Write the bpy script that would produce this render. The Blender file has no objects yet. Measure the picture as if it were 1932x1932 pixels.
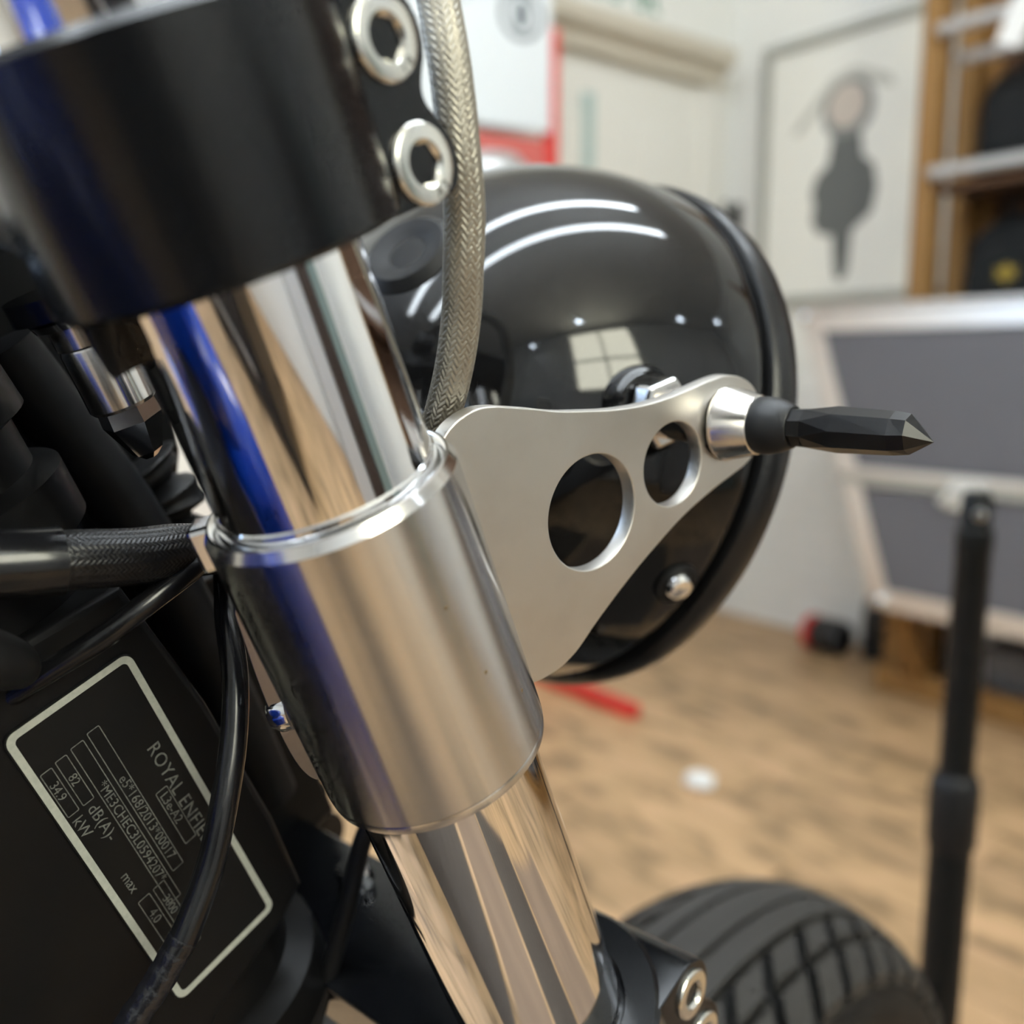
import bpy, bmesh, math, random
from mathutils import Matrix, Vector
random.seed(7)
PI = math.pi
scene = bpy.context.scene
COL = scene.collection

# ------------------------------------------------------------------ camera
CAM_H = 0.91
cam_data = bpy.data.cameras.new('camera')
cam = bpy.data.objects.new('camera', cam_data)
COL.objects.link(cam)
cam.location = (0, 0, CAM_H)
cam.rotation_euler = (math.radians(90 - 8.9), 0, 0)
cam_data.sensor_width = 36.0
cam_data.lens = 36.0 * 1765.0 / 1932.0
cam_data.clip_start = 0.01
cam_data.clip_end = 60
cam_data.dof.use_dof = True
cam_data.dof.focus_distance = 0.198
cam_data.dof.aperture_fstop = 7.6
scene.camera = cam

# ------------------------------------------------------------------ world, exposure
world = bpy.data.worlds.new('world')
scene.world = world
world.use_nodes = True
wb = world.node_tree.nodes['Background']
wb.inputs[0].default_value = (0.42, 0.55, 0.75, 1)
wb.inputs[1].default_value = 0.6
scene.view_settings.view_transform = 'Standard'
scene.view_settings.look = 'None'
scene.view_settings.gamma = 1.0
scene.view_settings.use_curve_mapping = False
scene.view_settings.exposure = -0.48

cy = scene.cycles
cy.max_bounces = 5; cy.diffuse_bounces = 3; cy.glossy_bounces = 4; cy.transmission_bounces = 3
cy.caustics_reflective = False; cy.caustics_refractive = False
cy.use_adaptive_sampling = True; cy.adaptive_threshold = 0.08; cy.adaptive_min_samples = 12; cy.use_denoising = True

LED_POWER = 43.0        # radiance of the suspended LED tubes
WINDOW_POWER = 20.0     # radiance of the daylit frosted window panes
SPOT_POWER = 420.0      # radiance of the little spot lamp faces

# ------------------------------------------------------------------ frames
# room frame: s runs along the door wall from the corner, t along the brick wall
A38 = math.radians(38)
C0 = Vector((0.7616, 3.4473, 0))
bdir = Vector((math.sin(A38), -math.cos(A38), 0))
adir = Vector((-math.cos(A38), -math.sin(A38), 0))
def frame(o, x, y, z):
    m = Matrix.Identity(4)
    for i, c in enumerate((x, y, z)):
        m[0][i], m[1][i], m[2][i] = c
    m.translation = o
    return m
M_ROOM = frame(C0, bdir, -adir, Vector((0, 0, 1)))
def rp(s, t, z):                       # room coordinates -> local of M_ROOM
    return Vector((t, -s, z))
# fork frame: f forward across the fork, l to the bike's right, t down the fork
FP = Vector((0.60459262, 0.68415867, 0.40791503))
LAT = Vector((0.749336, -0.66218998, 0.0))
AX = Vector((0.27011724, 0.30566541, -0.9130199))
P0 = Vector((-0.05163133, 0.14945819, 0.9491397))
M_FORK = frame(P0, FP, -LAT, -AX)
def fk(f, l, t):                       # millimetres in the fork frame -> local of M_FORK
    return Vector((f, -l, -t)) * 0.001
def fkw(f, l, t):
    return M_FORK @ fk(f, l, t)

# ------------------------------------------------------------------ materials
MATS = {}
def nd(nt, t, **kw):
    n = nt.nodes.new(t)
    for k, v in kw.items():
        setattr(n, k, v)
    return n
def mat(name, col, rough=0.5, metal=0.0, spec=0.5, coat=0.0, emit=None, strength=0.0, bump=None,
        vary=None, aniso=0.0, coords='Object', trans=0.0, ior=1.5, coat_rough=0.05):
    """bump=(scale, strength, distance[, stretch])   vary=(scale, amount, colour[, stretch])"""
    m = bpy.data.materials.new(name)
    m.use_nodes = True
    nt = m.node_tree
    b = nt.nodes['Principled BSDF']
    b.inputs['Base Color'].default_value = (*col, 1)
    b.inputs['Roughness'].default_value = rough
    b.inputs['Metallic'].default_value = metal
    b.inputs['Specular IOR Level'].default_value = spec
    b.inputs['Coat Weight'].default_value = coat
    b.inputs['Coat Roughness'].default_value = coat_rough
    b.inputs['IOR'].default_value = ior
    b.inputs['Transmission Weight'].default_value = trans
    if emit:
        b.inputs['Emission Color'].default_value = (*emit, 1)
        b.inputs['Emission Strength'].default_value = strength
    if aniso:
        b.inputs['Anisotropic'].default_value = aniso
        b.inputs['Anisotropic Rotation'].default_value = 0.25
        tg = nd(nt, 'ShaderNodeTangent', direction_type='RADIAL', axis='Z')
        nt.links.new(tg.outputs[0], b.inputs['Tangent'])
    tc = nd(nt, 'ShaderNodeTexCoord') if (bump or vary) else None
    def mapped(stretch):
        if not stretch:
            return tc.outputs[coords]
        mp = nd(nt, 'ShaderNodeMapping')
        mp.inputs['Scale'].default_value = stretch
        nt.links.new(tc.outputs[coords], mp.inputs[0])
        return mp.outputs[0]
    if vary:
        n = nd(nt, 'ShaderNodeTexNoise')
        n.inputs['Scale'].default_value = vary[0]
        n.inputs['Detail'].default_value = 4
        nt.links.new(mapped(vary[3] if len(vary) > 3 else None), n.inputs['Vector'])
        rmp = nd(nt, 'ShaderNodeValToRGB')
        rmp.color_ramp.elements[0].position = 0.38
        rmp.color_ramp.elements[0].color = (*col, 1)
        rmp.color_ramp.elements[1].position = 0.66
        c2 = vary[2]
        k = vary[1]
        rmp.color_ramp.elements[1].color = (*(col[i] * (1 - k) + c2[i] * k for i in range(3)), 1)
        nt.links.new(n.outputs[0], rmp.inputs[0])
        nt.links.new(rmp.outputs[0], b.inputs['Base Color'])
    if bump:
        n = nd(nt, 'ShaderNodeTexNoise')
        n.inputs['Scale'].default_value = bump[0]
        n.inputs['Detail'].default_value = 3
        nt.links.new(mapped(bump[3] if len(bump) > 3 else None), n.inputs['Vector'])
        bp = nd(nt, 'ShaderNodeBump')
        bp.inputs['Strength'].default_value = bump[1]
        bp.inputs['Distance'].default_value = bump[2]
        nt.links.new(n.outputs[0], bp.inputs['Height'])
        nt.links.new(bp.outputs[0], b.inputs['Normal'])
    MATS[name] = m
    return m

mat('chrome', (0.84, 0.84, 0.85), 0.055, 1.0)
mat('brushed_steel', (0.66, 0.645, 0.63), 0.20, 1.0, aniso=0.97, bump=(260, 0.10, 0.00012, (1.0, 1.0, 26.0)))
mat('turned_edge', (0.74, 0.72, 0.70), 0.16, 1.0)
mat('plate_steel', (0.68, 0.655, 0.62), 0.40, 1.0, bump=(420, 0.16, 0.00015, (5.0, 1.0, 1.0)), vary=(60, 0.25, (0.50, 0.45, 0.40)))
mat('bolt_zinc', (0.78, 0.77, 0.72), 0.24, 1.0)
mat('polished_nut', (0.80, 0.82, 0.85), 0.10, 1.0)
mat('black_anodised', (0.005, 0.0055, 0.007), 0.22, 0.0, spec=0.40)
mat('black_gloss', (0.006, 0.006, 0.0065), 0.065, 0.0, spec=0.46)
mat('black_satin', (0.008, 0.008, 0.009), 0.30, 0.0, spec=0.38)
mat('black_plastic', (0.006, 0.006, 0.007), 0.30, 0.0, spec=0.40)
mat('black_rubber', (0.010, 0.010, 0.011), 0.50, 0.0, spec=0.25)
mat('cable_sheath', (0.007, 0.007, 0.008), 0.20, 0.0, spec=0.50)
mat('cable_tape', (0.010, 0.010, 0.013), 0.24, 0.0, spec=0.6, bump=(500, 0.5, 0.0006))
mat('woven_sleeve', (0.006, 0.006, 0.007), 0.35, 0.0, spec=0.45)
mat('braid', (0.36, 0.335, 0.285), 0.42, 0.7, spec=0.4)
mat('flange_steel', (0.30, 0.30, 0.32), 0.25, 1.0)
mat('weld', (0.24, 0.20, 0.16), 0.5, 0.9, bump=(1500, 0.5, 0.0003), vary=(500, 0.7, (0.30, 0.16, 0.07)))
mat('rust', (0.16, 0.10, 0.04), 0.8)
mat('mark_dark', (0.04, 0.04, 0.036), 0.6, 0.2)
mat('rubber_collar', (0.014, 0.015, 0.017), 0.45, 0.0, spec=0.40)
mat('frame_black', (0.005, 0.005, 0.0055), 0.40, 0.0, spec=0.22)
mat('plate_black', (0.006, 0.006, 0.0065), 0.42, 0.0, spec=0.25)
mat('plate_print', (0.42, 0.43, 0.38), 0.6, 0.0, spec=0.2, vary=(900, 0.5, (0.30, 0.32, 0.28)))
mat('plate_text', (0.16, 0.165, 0.15), 0.6, 0.0, spec=0.2, vary=(1500, 0.6, (0.05, 0.05, 0.05)))
mat('tank_blue', (0.003, 0.028, 0.27), 0.08, 0.0, spec=0.5, coat=0.6)
mat('tyre', (0.010, 0.010, 0.010), 0.62, 0.0, spec=0.2)
mat('tyre_tread', (0.038, 0.036, 0.034), 0.62, 0.0, spec=0.3)
mat('lens_glass', (0.9, 0.9, 0.9), 0.05, 0.0, trans=1.0)
mat('smoked_lens', (0.010, 0.010, 0.012), 0.10, 0.0, spec=0.5)
# room
mat('wall_cream', (0.80, 0.79, 0.745), 0.75)
mat('wall_white', (0.82, 0.815, 0.78), 0.75)
mat('wall_brick_paint', (0.88, 0.875, 0.85), 0.7)
mat('ceiling_white', (0.80, 0.79, 0.76), 0.8)
mat('door_paint', (0.77, 0.75, 0.69), 0.6)
mat('trim_paint', (0.60, 0.55, 0.45), 0.6)
mat('door_glass', (0.45, 0.56, 0.53), 0.25)
mat('green_paint', (0.02, 0.20, 0.12), 0.6)
mat('red_paint', (0.62, 0.015, 0.012), 0.35, coat=0.2)
mat('red_soft', (0.55, 0.12, 0.10), 0.4)
mat('sign_white', (0.70, 0.73, 0.745), 0.45)
mat('ink_dark', (0.12, 0.14, 0.15), 0.7)
mat('ink_pale', (0.55, 0.58, 0.59), 0.7)
mat('silver_grey', (0.55, 0.55, 0.55), 0.35, 0.6)
mat('highlight_white', (0.85, 0.84, 0.82), 0.3)
mat('frame_grey', (0.40, 0.40, 0.36), 0.45, 0.3)
mat('paper_cream', (0.82, 0.805, 0.75), 0.5)
mat('print_dark', (0.13, 0.135, 0.13), 0.8)
mat('print_mid', (0.24, 0.245, 0.235), 0.8)
mat('print_pale', (0.52, 0.51, 0.46), 0.8)
mat('print_pink', (0.56, 0.49, 0.43), 0.8)
mat('timber', (0.28, 0.145, 0.040), 0.6, vary=(6, 0.6, (0.20, 0.09, 0.025), (1, 1, 0.15)))
mat('timber_dark', (0.10, 0.045, 0.018), 0.7)
mat('aluminium', (0.74, 0.71, 0.67), 0.32, 0.85)
mat('case_panel', (0.115, 0.115, 0.13), 0.55)
mat('case_steel', (0.70, 0.72, 0.74), 0.15, 1.0)
mat('bag_black', (0.010, 0.011, 0.012), 0.7, spec=0.2)
mat('bag_patch', (0.28, 0.19, 0.015), 0.6)
mat('stand_black', (0.006, 0.0065, 0.007), 0.42, spec=0.22)
mat('paper_white', (0.85, 0.85, 0.84), 0.7)
mat('oil_black', (0.015, 0.015, 0.016), 0.4)
mat('yellow_plastic', (0.55, 0.38, 0.02), 0.4)
mat('tote_grey', (0.14, 0.14, 0.145), 0.35)
mat('led', (0.9, 0.95, 1.0), 0.4, emit=(0.85, 0.935, 1.0), strength=LED_POWER)
mat('lamp_body', (0.75, 0.76, 0.78), 0.4, 0.2)
mat('spot_face', (0.9, 0.95, 1.0), 0.4, emit=(0.75, 0.88, 1.0), strength=SPOT_POWER)
mat('window_pane', (0.8, 0.8, 0.7), 0.4, emit=(1.0, 0.985, 0.80), strength=WINDOW_POWER)
mat('window_frame', (0.70, 0.69, 0.66), 0.5)
mat('window_sky', (0.7, 0.8, 0.9), 0.4, emit=(0.45, 0.66, 1.0), strength=7.0)
mat('cabinet_black', (0.010, 0.010, 0.011), 0.35)
mat('mat_rubber', (0.060, 0.045, 0.036), 0.6)
mat('cardboard', (0.27, 0.185, 0.13), 0.8, vary=(5, 0.5, (0.18, 0.12, 0.08)))
mat('locker_green', (0.22, 0.29, 0.27), 0.4)
mat('locker_grey', (0.55, 0.55, 0.54), 0.4)
mat('cupboard_dark', (0.05, 0.035, 0.028), 0.5)
mat('glass_clear', (0.9, 0.93, 0.95), 0.03, trans=1.0, ior=1.05)

def wood_floor():
    m = bpy.data.materials.new('floor_planks'); m.use_nodes = True
    nt = m.node_tree; b = nt.nodes['Principled BSDF']
    tc = nd(nt, 'ShaderNodeTexCoord'); oi = nd(nt, 'ShaderNodeObjectInfo')
    geo = nd(nt, 'ShaderNodeNewGeometry')
    off = nd(nt, 'ShaderNodeVectorMath', operation='SCALE'); off.inputs[0].default_value = (13, 7, 3)
    nt.links.new(oi.outputs['Random'], off.inputs['Scale'])
    add = nd(nt, 'ShaderNodeVectorMath', operation='ADD')
    nt.links.new(tc.outputs['Object'], add.inputs[0]); nt.links.new(off.outputs[0], add.inputs[1])
    mp = nd(nt, 'ShaderNodeMapping'); mp.inputs['Scale'].default_value = (3.4, 7.5, 1.0)
    nt.links.new(add.outputs[0], mp.inputs[0])
    n1 = nd(nt, 'ShaderNodeTexNoise'); n1.inputs['Scale'].default_value = 2.2; n1.inputs['Detail'].default_value = 5
    n1.inputs['Roughness'].default_value = 0.52
    nt.links.new(mp.outputs[0], n1.inputs['Vector'])
    r1 = nd(nt, 'ShaderNodeValToRGB')
    e = r1.color_ramp.elements
    e[0].position = 0.34; e[0].color = (0.225, 0.142, 0.076, 1)
    e[1].position = 0.72; e[1].color = (0.57, 0.355, 0.200, 1)
    c = e.new(0.47); c.color = (0.435, 0.278, 0.145, 1)
    nt.links.new(n1.outputs[0], r1.inputs[0])
    mp2 = nd(nt, 'ShaderNodeMapping'); mp2.inputs['Scale'].default_value = (3.0, 60.0, 1.0)
    nt.links.new(add.outputs[0], mp2.inputs[0])
    n2 = nd(nt, 'ShaderNodeTexNoise'); n2.inputs['Scale'].default_value = 2.0; n2.inputs['Detail'].default_value = 3
    nt.links.new(mp2.outputs[0], n2.inputs['Vector'])
    mx = nd(nt, 'ShaderNodeMix', data_type='RGBA', blend_type='MULTIPLY')
    mx.inputs[0].default_value = 0.16
    nt.links.new(r1.outputs[0], mx.inputs[6]); nt.links.new(n2.outputs[0], mx.inputs[7])
    hsv = nd(nt, 'ShaderNodeHueSaturation')
    mr = nd(nt, 'ShaderNodeMapRange'); mr.inputs[3].default_value = 0.98; mr.inputs[4].default_value = 1.28
    nt.links.new(oi.outputs['Random'], mr.inputs[0]); nt.links.new(mr.outputs[0], hsv.inputs['Value'])
    nt.links.new(mx.outputs[2], hsv.inputs['Color'])
    nt.links.new(hsv.outputs[0], b.inputs['Base Color'])
    b.inputs['Roughness'].default_value = 0.42
    MATS['floor_planks'] = m
wood_floor()

# ------------------------------------------------------------------ mesh helpers
class MB:
    def __init__(self):
        self.v = []; self.f = []; self.mi = []
    def add(self, verts, faces, mi=0):
        k = len(self.v)
        self.v += [Vector(p) for p in verts]
        self.f += [tuple(i + k for i in f) for f in faces]
        self.mi += [mi] * len(faces)
        return self
    def box(self, x0, x1, y0, y1, z0, z1, mi=0):
        vs = [(x, y, z) for z in (z0, z1) for y in (y0, y1) for x in (x0, x1)]
        return self.add(vs, [(0, 2, 3, 1), (4, 5, 7, 6), (0, 1, 5, 4), (2, 6, 7, 3), (0, 4, 6, 2), (1, 3, 7, 5)], mi)
    def obox(self, c, u, v, w, mi=0):       # oriented box: centre, three half-axis vectors
        c, u, v, w = map(Vector, (c, u, v, w))
        vs = [c + i * u + j * v + k * w for k in (-1, 1) for j in (-1, 1) for i in (-1, 1)]
        return self.add(vs, [(0, 2, 3, 1), (4, 5, 7, 6), (0, 1, 5, 4), (2, 6, 7, 3), (0, 4, 6, 2), (1, 3, 7, 5)], mi)
    def bar(self, p, q, w, h=None, up=Vector((0, 0, 1)), mi=0):
        p, q = Vector(p), Vector(q); h = h or w
        d = q - p; u = d.normalized(); s = u.cross(up)
        s = s.normalized() if s.length > 1e-4 else Vector((1, 0, 0)); n = s.cross(u)
        return self.obox((p + q) / 2, d / 2, s * w / 2, n * h / 2, mi)
    def lathe(self, prof, segs=48, o=(0, 0, 0), z=(0, 0, 1), x=None, mi=0, closed=False, a0=0.0, a1=2 * PI):
        o = Vector(o); z = Vector(z).normalized()
        x = Vector(x) if x is not None else (Vector((1, 0, 0)) if abs(z.x) < 0.9 else Vector((0, 1, 0)))
        x = (x - z * x.dot(z)).normalized(); y = z.cross(x)
        full = abs(a1 - a0 - 2 * PI) < 1e-6
        n = segs if full else segs + 1
        k = len(self.v); rows = []
        for r, h in prof:
            if r < 1e-9:
                rows.append([len(self.v)]); self.v.append(o + z * h)
            else:
                row = []
                for i in range(n):
                    t = a0 + (a1 - a0) * i / segs
                    row.append(len(self.v)); self.v.append(o + z * h + (x * math.cos(t) + y * math.sin(t)) * r)
                rows.append(row)
        pairs = list(zip(rows, rows[1:])) + ([(rows[-1], rows[0])] if closed else [])
        for A, B in pairs:
            m = segs if not full else n
            for i in range(m):
                j = (i + 1) % n
                if len(A) == 1 and len(B) == 1: continue
                if len(A) == 1: self.f.append((A[0], B[j], B[i]))
                elif len(B) == 1: self.f.append((A[i], A[j], B[0]))
                else: self.f.append((A[i], A[j], B[j], B[i]))
                self.mi.append(mi)
        return self
    def tube(self, pts, r, segs=14, mi=0, caps=True, sub=6, squash=None):
        pts = smooth_path(pts, sub) if sub > 1 else [Vector(p) for p in pts]
        n = len(pts); rad = r if callable(r) else (lambda q: r)
        T = [(pts[min(i + 1, n - 1)] - pts[max(i - 1, 0)]).normalized() for i in range(n)]
        N = T[0].orthogonal().normalized(); rows = []
        for i in range(n):
            N = (N - T[i] * N.dot(T[i])).normalized(); B = T[i].cross(N)
            row = []
            for k in range(segs):
                a = 2 * PI * k / segs
                row.append(len(self.v))
                self.v.append(pts[i] + (N * math.cos(a) + B * math.sin(a)) * rad(i / (n - 1)))
            rows.append(row)
        for A, Bq in zip(rows, rows[1:]):
            for k in range(segs):
                j = (k + 1) % segs
                self.f.append((A[k], A[j], Bq[j], Bq[k])); self.mi.append(mi)
        if caps:
            self.f.append(tuple(reversed(rows[0]))); self.f.append(tuple(rows[-1])); self.mi += [mi, mi]
        return self
    def prism(self, poly, o, u, v, w, mi=0):     # polygon in (u,v) swept along w
        o, u, v, w = map(Vector, (o, u, v, w)); n = len(poly)
        vs = [o + u * p[0] + v * p[1] for p in poly] + [o + u * p[0] + v * p[1] + w for p in poly]
        fs = [tuple(reversed(range(n))), tuple(range(n, 2 * n))] + [(i, (i + 1) % n, n + (i + 1) % n, n + i) for i in range(n)]
        return self.add(vs, fs, mi)
    def mesh_from(self, me, M, mi=0):
        return self.add([M @ v.co for v in me.vertices], [tuple(p.vertices) for p in me.polygons], mi)
    def build(self, name, mats, parent=None, basis=None, smooth=35, bevel=0.0, recalc=True):
        me = bpy.data.meshes.new(name)
        me.from_pydata([tuple(p) for p in self.v], [], self.f)
        for m in ([mats] if isinstance(mats, str) else mats):
            me.materials.append(MATS[m])
        for p, i in zip(me.polygons, self.mi):
            p.material_index = i
        if recalc or bevel:
            bm = bmesh.new(); bm.from_mesh(me)
            bmesh.ops.recalc_face_normals(bm, faces=bm.faces)
            bm.to_mesh(me); bm.free()
        if smooth:
            for p in me.polygons: p.use_smooth = True
            me.set_sharp_from_angle(angle=math.radians(smooth))
        o = bpy.data.objects.new(name, me)
        COL.objects.link(o)
        if parent: o.parent = parent
        if basis is not None: o.matrix_basis = basis
        if bevel:
            md = o.modifiers.new('bevel', 'BEVEL'); md.width = bevel; md.segments = 2; md.limit_method = 'ANGLE'
        return o

def smooth_path(pts, sub=6):
    pts = [Vector(p) for p in pts]; out = []
    for i in range(len(pts) - 1):
        p0 = pts[max(i - 1, 0)]; p1 = pts[i]; p2 = pts[i + 1]; p3 = pts[min(i + 2, len(pts) - 1)]
        for k in range(sub):
            t = k / sub
            out.append(0.5 * ((2 * p1) + (p2 - p0) * t + (2 * p0 - 5 * p1 + 4 * p2 - p3) * t * t + (3 * p1 - p0 - 3 * p2 + p3) * t ** 3))
    out.append(pts[-1]); return out

def shape_mesh(loops, depth, bevel=0.0, res=1):
    """filled 2-D outline with holes, thickness 2*depth about z=0, as a mesh"""
    cu = bpy.data.curves.new('outline', 'CURVE'); cu.dimensions = '2D'; cu.fill_mode = 'BOTH'
    cu.extrude = max(depth - bevel, 0); cu.bevel_depth = bevel; cu.bevel_resolution = res
    for lp in loops:
        sp = cu.splines.new('POLY'); sp.points.add(len(lp) - 1); sp.use_cyclic_u = True
        for i, p in enumerate(lp): sp.points[i].co = (p[0], p[1], 0, 1)
    ob = bpy.data.objects.new('outline', cu)
    me = bpy.data.meshes.new_from_object(ob)
    bpy.data.objects.remove(ob); bpy.data.curves.remove(cu)
    return me

def text_mesh(s, size, extrude=0.00004, spacing=1.0):
    cu = bpy.data.curves.new('text', 'FONT'); cu.body = s; cu.size = size; cu.extrude = extrude
    cu.space_character = spacing; cu.resolution_u = 3
    ob = bpy.data.objects.new('text', cu)
    me = bpy.data.meshes.new_from_object(ob)
    bpy.data.objects.remove(ob); bpy.data.curves.remove(cu)
    return me

def circle(cx, cy, r, n=48):
    return [(cx + r * math.cos(2 * PI * i / n), cy + r * math.sin(2 * PI * i / n)) for i in range(n)]

def empty(name, loc):
    o = bpy.data.objects.new(name, None); COL.objects.link(o); o.location = loc
    o.empty_display_size = 0.05
    return o
def tag(o, label, cat, group=None):
    o['label'] = label; o['category'] = cat
    if group: o['group'] = group
    return o
def struct(o):
    o['kind'] = 'structure'; return o
def copy_obj(o, parent, basis):
    c = o.copy(); COL.objects.link(c); c.parent = parent; c.matrix_basis = basis
    return c

# ================================================================== ROOM
SM, TM, ZM = 6.5, 4.5, 3.0
def rbox(mb, s0, s1, t0, t1, z0, z1, mi=0):
    return mb.box(t0, t1, -s1, -s0, z0, z1, mi)

floor = struct(rbox(MB(), -0.1, SM + 0.1, -0.1, TM + 0.1, -0.10, -0.009).build('floor', 'timber_dark', basis=M_ROOM, smooth=0))
PW, PL, TH = 0.130, 1.20, 0.008
plank_mesh = {}
def plank(s0, s1, t0, t1):
    key = (round(s1 - s0, 3), round(t1 - t0, 3))
    if key not in plank_mesh:
        mb = MB(); g = 0.0012; c = 0.0012; L, Wd = key[1], key[0]
        mb.box(g, L - g, -Wd + g, -g, -TH, -c)
        mb.add([(g + c, -g - c, 0), (L - g - c, -g - c, 0), (L - g - c, -Wd + g + c, 0), (g + c, -Wd + g + c, 0),
                (g, -g, -c), (L - g, -g, -c), (L - g, -Wd + g, -c), (g, -Wd + g, -c)],
               [(3, 2, 1, 0), (0, 1, 5, 4), (1, 2, 6, 5), (2, 3, 7, 6), (3, 0, 4, 7)])
        o = mb.build('plank', 'floor_planks', smooth=0, recalc=False)
        plank_mesh[key] = o.data; COL.objects.unlink(o); bpy.data.objects.remove(o)
    o = bpy.data.objects.new('plank', plank_mesh[key]); COL.objects.link(o)
    o.parent = floor; o.location = (t0, -s0, 0)
rows = int(math.ceil(SM / PW))
for i in range(rows):
    s0 = i * PW; s1 = min(s0 + PW, SM)
    off = (i * 0.47) % PL
    t = -off
    while t < TM - 1e-6:
        a0, a1 = max(t, 0), min(t + PL, TM)
        if a1 - a0 > 0.02: plank(s0, s1, a0, a1)
        t += PL

struct(rbox(MB(), -0.1, SM + 0.1, -0.1, TM + 0.1, ZM, ZM + 0.1).build('ceiling', 'ceiling_white', basis=M_ROOM, smooth=0))
struct(rbox(MB(), 0, SM, -0.12, 0, 0, ZM).build('wall_left', 'wall_cream', basis=M_ROOM, smooth=0))
wall_right = struct(rbox(MB(), -0.12, 0, -0.12, TM, 0, ZM).build('wall_right', 'wall_white', basis=M_ROOM, smooth=0))
struct(rbox(MB(), 0, SM, TM, TM + 0.12, 0, ZM).build('wall_back', 'wall_cream', basis=M_ROOM, smooth=0))
struct(rbox(MB(), SM, SM + 0.12, -0.12, TM + 0.12, 0, ZM).build('wall_far', 'wall_cream', basis=M_ROOM, smooth=0))

# painted bricks on the lower part of the right wall
BL, BH, J = 0.205, 0.056, 0.007
brick_mesh = {}
for r in range(14):
    t = -(BL + J) * (0.5 if r % 2 else 0.0)
    z0 = 0.004 + r * (BH + J)
    while t < 2.2:
        a0, a1 = max(t, 0.004), t + BL
        key = round(a1 - a0, 3)
        if key > 0.02:
            if key not in brick_mesh:
                mb = MB(); e = 0.003
                vs = [(0, 0, 0), (key, 0, 0), (key, 0, BH), (0, 0, BH),
                      (e, -0.006, e), (key - e, -0.006, e), (key - e, -0.006, BH - e), (e, -0.006, BH - e)]
                mb.add(vs, [(4, 5, 6, 7), (0, 1, 5, 4), (1, 2, 6, 5), (2, 3, 7, 6), (3, 0, 4, 7)])
                o = mb.build('brick', 'wall_brick_paint', smooth=0, recalc=False); brick_mesh[key] = o.data
                COL.objects.unlink(o); bpy.data.objects.remove(o)
            o = bpy.data.objects.new('brick', brick_mesh[key]); COL.objects.link(o); o.parent = wall_right
            o.location = (a0, random.uniform(-0.0012, 0.0008), z0)
        t += BL + J

# door in the left wall: leaf, frame, heavy lintel moulding, glazed strip, handle
door = struct(rbox(MB(), 0.20, 1.02, 0.0, 0.035, 0.005, 1.83).build('door_1', 'door_paint', basis=M_ROOM, smooth=0))
for z0, z1 in ((0.15, 0.85), (1.0, 1.68)):
    for s0, s1 in ((0.29, 0.56), (0.66, 0.93)):
        mb = MB(); rbox(mb, s0, s1, 0.035, 0.040, z0, z1); rbox(mb, s0 + 0.03, s1 - 0.03, 0.040, 0.046, z0 + 0.03, z1 - 0.03)
        mb.build('door_panel', 'door_paint', parent=door, smooth=0, bevel=0.002)
mb = MB()
rbox(mb, 0.10, 0.20, 0.0, 0.055, 0, 1.86); rbox(mb, 1.02, 1.12, 0.0, 0.055, 0, 1.86)
mb.build('door_frame', 'door_paint', parent=door, smooth=0, bevel=0.003)
mb = MB()
mb.prism([(0, 1.83), (0.075, 1.83), (0.085, 1.865), (0.125, 1.885), (0.135, 1.93), (0, 1.94)], (0, -1.16, 0), (1, 0, 0), (0, 0, 1), (0, 1.03, 0))
mb.build('lintel_moulding', 'trim_paint', parent=door, smooth=0)
mb = MB(); rbox(mb, 0.69, 0.735, 0.047, 0.053, 1.25, 1.72)
mb.build('glazed_strip', 'door_glass', parent=door, smooth=0)
mb = MB(); mb.lathe([(0, 0), (0.02, 0), (0.02, 0.006), (0.008, 0.01), (0.008, 0.05), (0, 0.05)], 20, rp(0.28, 0.035, 0.95), (1, 0, 0))
mb.tube([rp(0.28, 0.08, 0.95), rp(0.34, 0.085, 0.95), rp(0.40, 0.08, 0.945)], 0.008, 10)
mb.build('door_handle', 'case_steel', parent=door)
struct(rbox(MB(), 1.12, SM, 0, 0.015, 0, 0.09).build('baseboard_left', 'door_paint', basis=M_ROOM, smooth=0))

# green lettering panel over the door
o = rbox(MB(), 0.30, 0.95, 0.0, 0.006, 1.985, 2.14).build('door_sign', 'wall_cream', basis=M_ROOM, smooth=0)
tag(o, 'pale sign panel with green lettering on wall above the door lintel', 'sign')
def strokes(parent, s, z, h, n):
    mb = MB()
    for k in range(n):
        w = 0.012
        rbox(mb, s - w, s, 0.0061, 0.0075, z, z + h)
        rbox(mb, s - 0.03, s, 0.0061, 0.0075, z + h * (0.45 if k % 2 else 0.0), z + h * (0.45 if k % 2 else 0.0) + 0.012)
        s -= 0.036
    mb.build('green_lettering', 'green_paint', parent=parent, smooth=0)
strokes(o, 0.66, 2.02, 0.075, 4); strokes(o, 0.475, 2.02, 0.075, 3)

# small dark hook plate by the corner
mb = MB(); rbox(mb, 0.0, 0.012, 0.03, 0.07, 1.37, 1.47)
mb.tube([rp(0.012, 0.05, 1.44), rp(0.06, 0.05, 1.43), rp(0.07, 0.05, 1.47)], 0.008, 10)
tag(mb.build('wall_hook', 'stand_black', basis=M_ROOM), 'small dark metal hook on white wall beside the framed print', 'hook')

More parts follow.
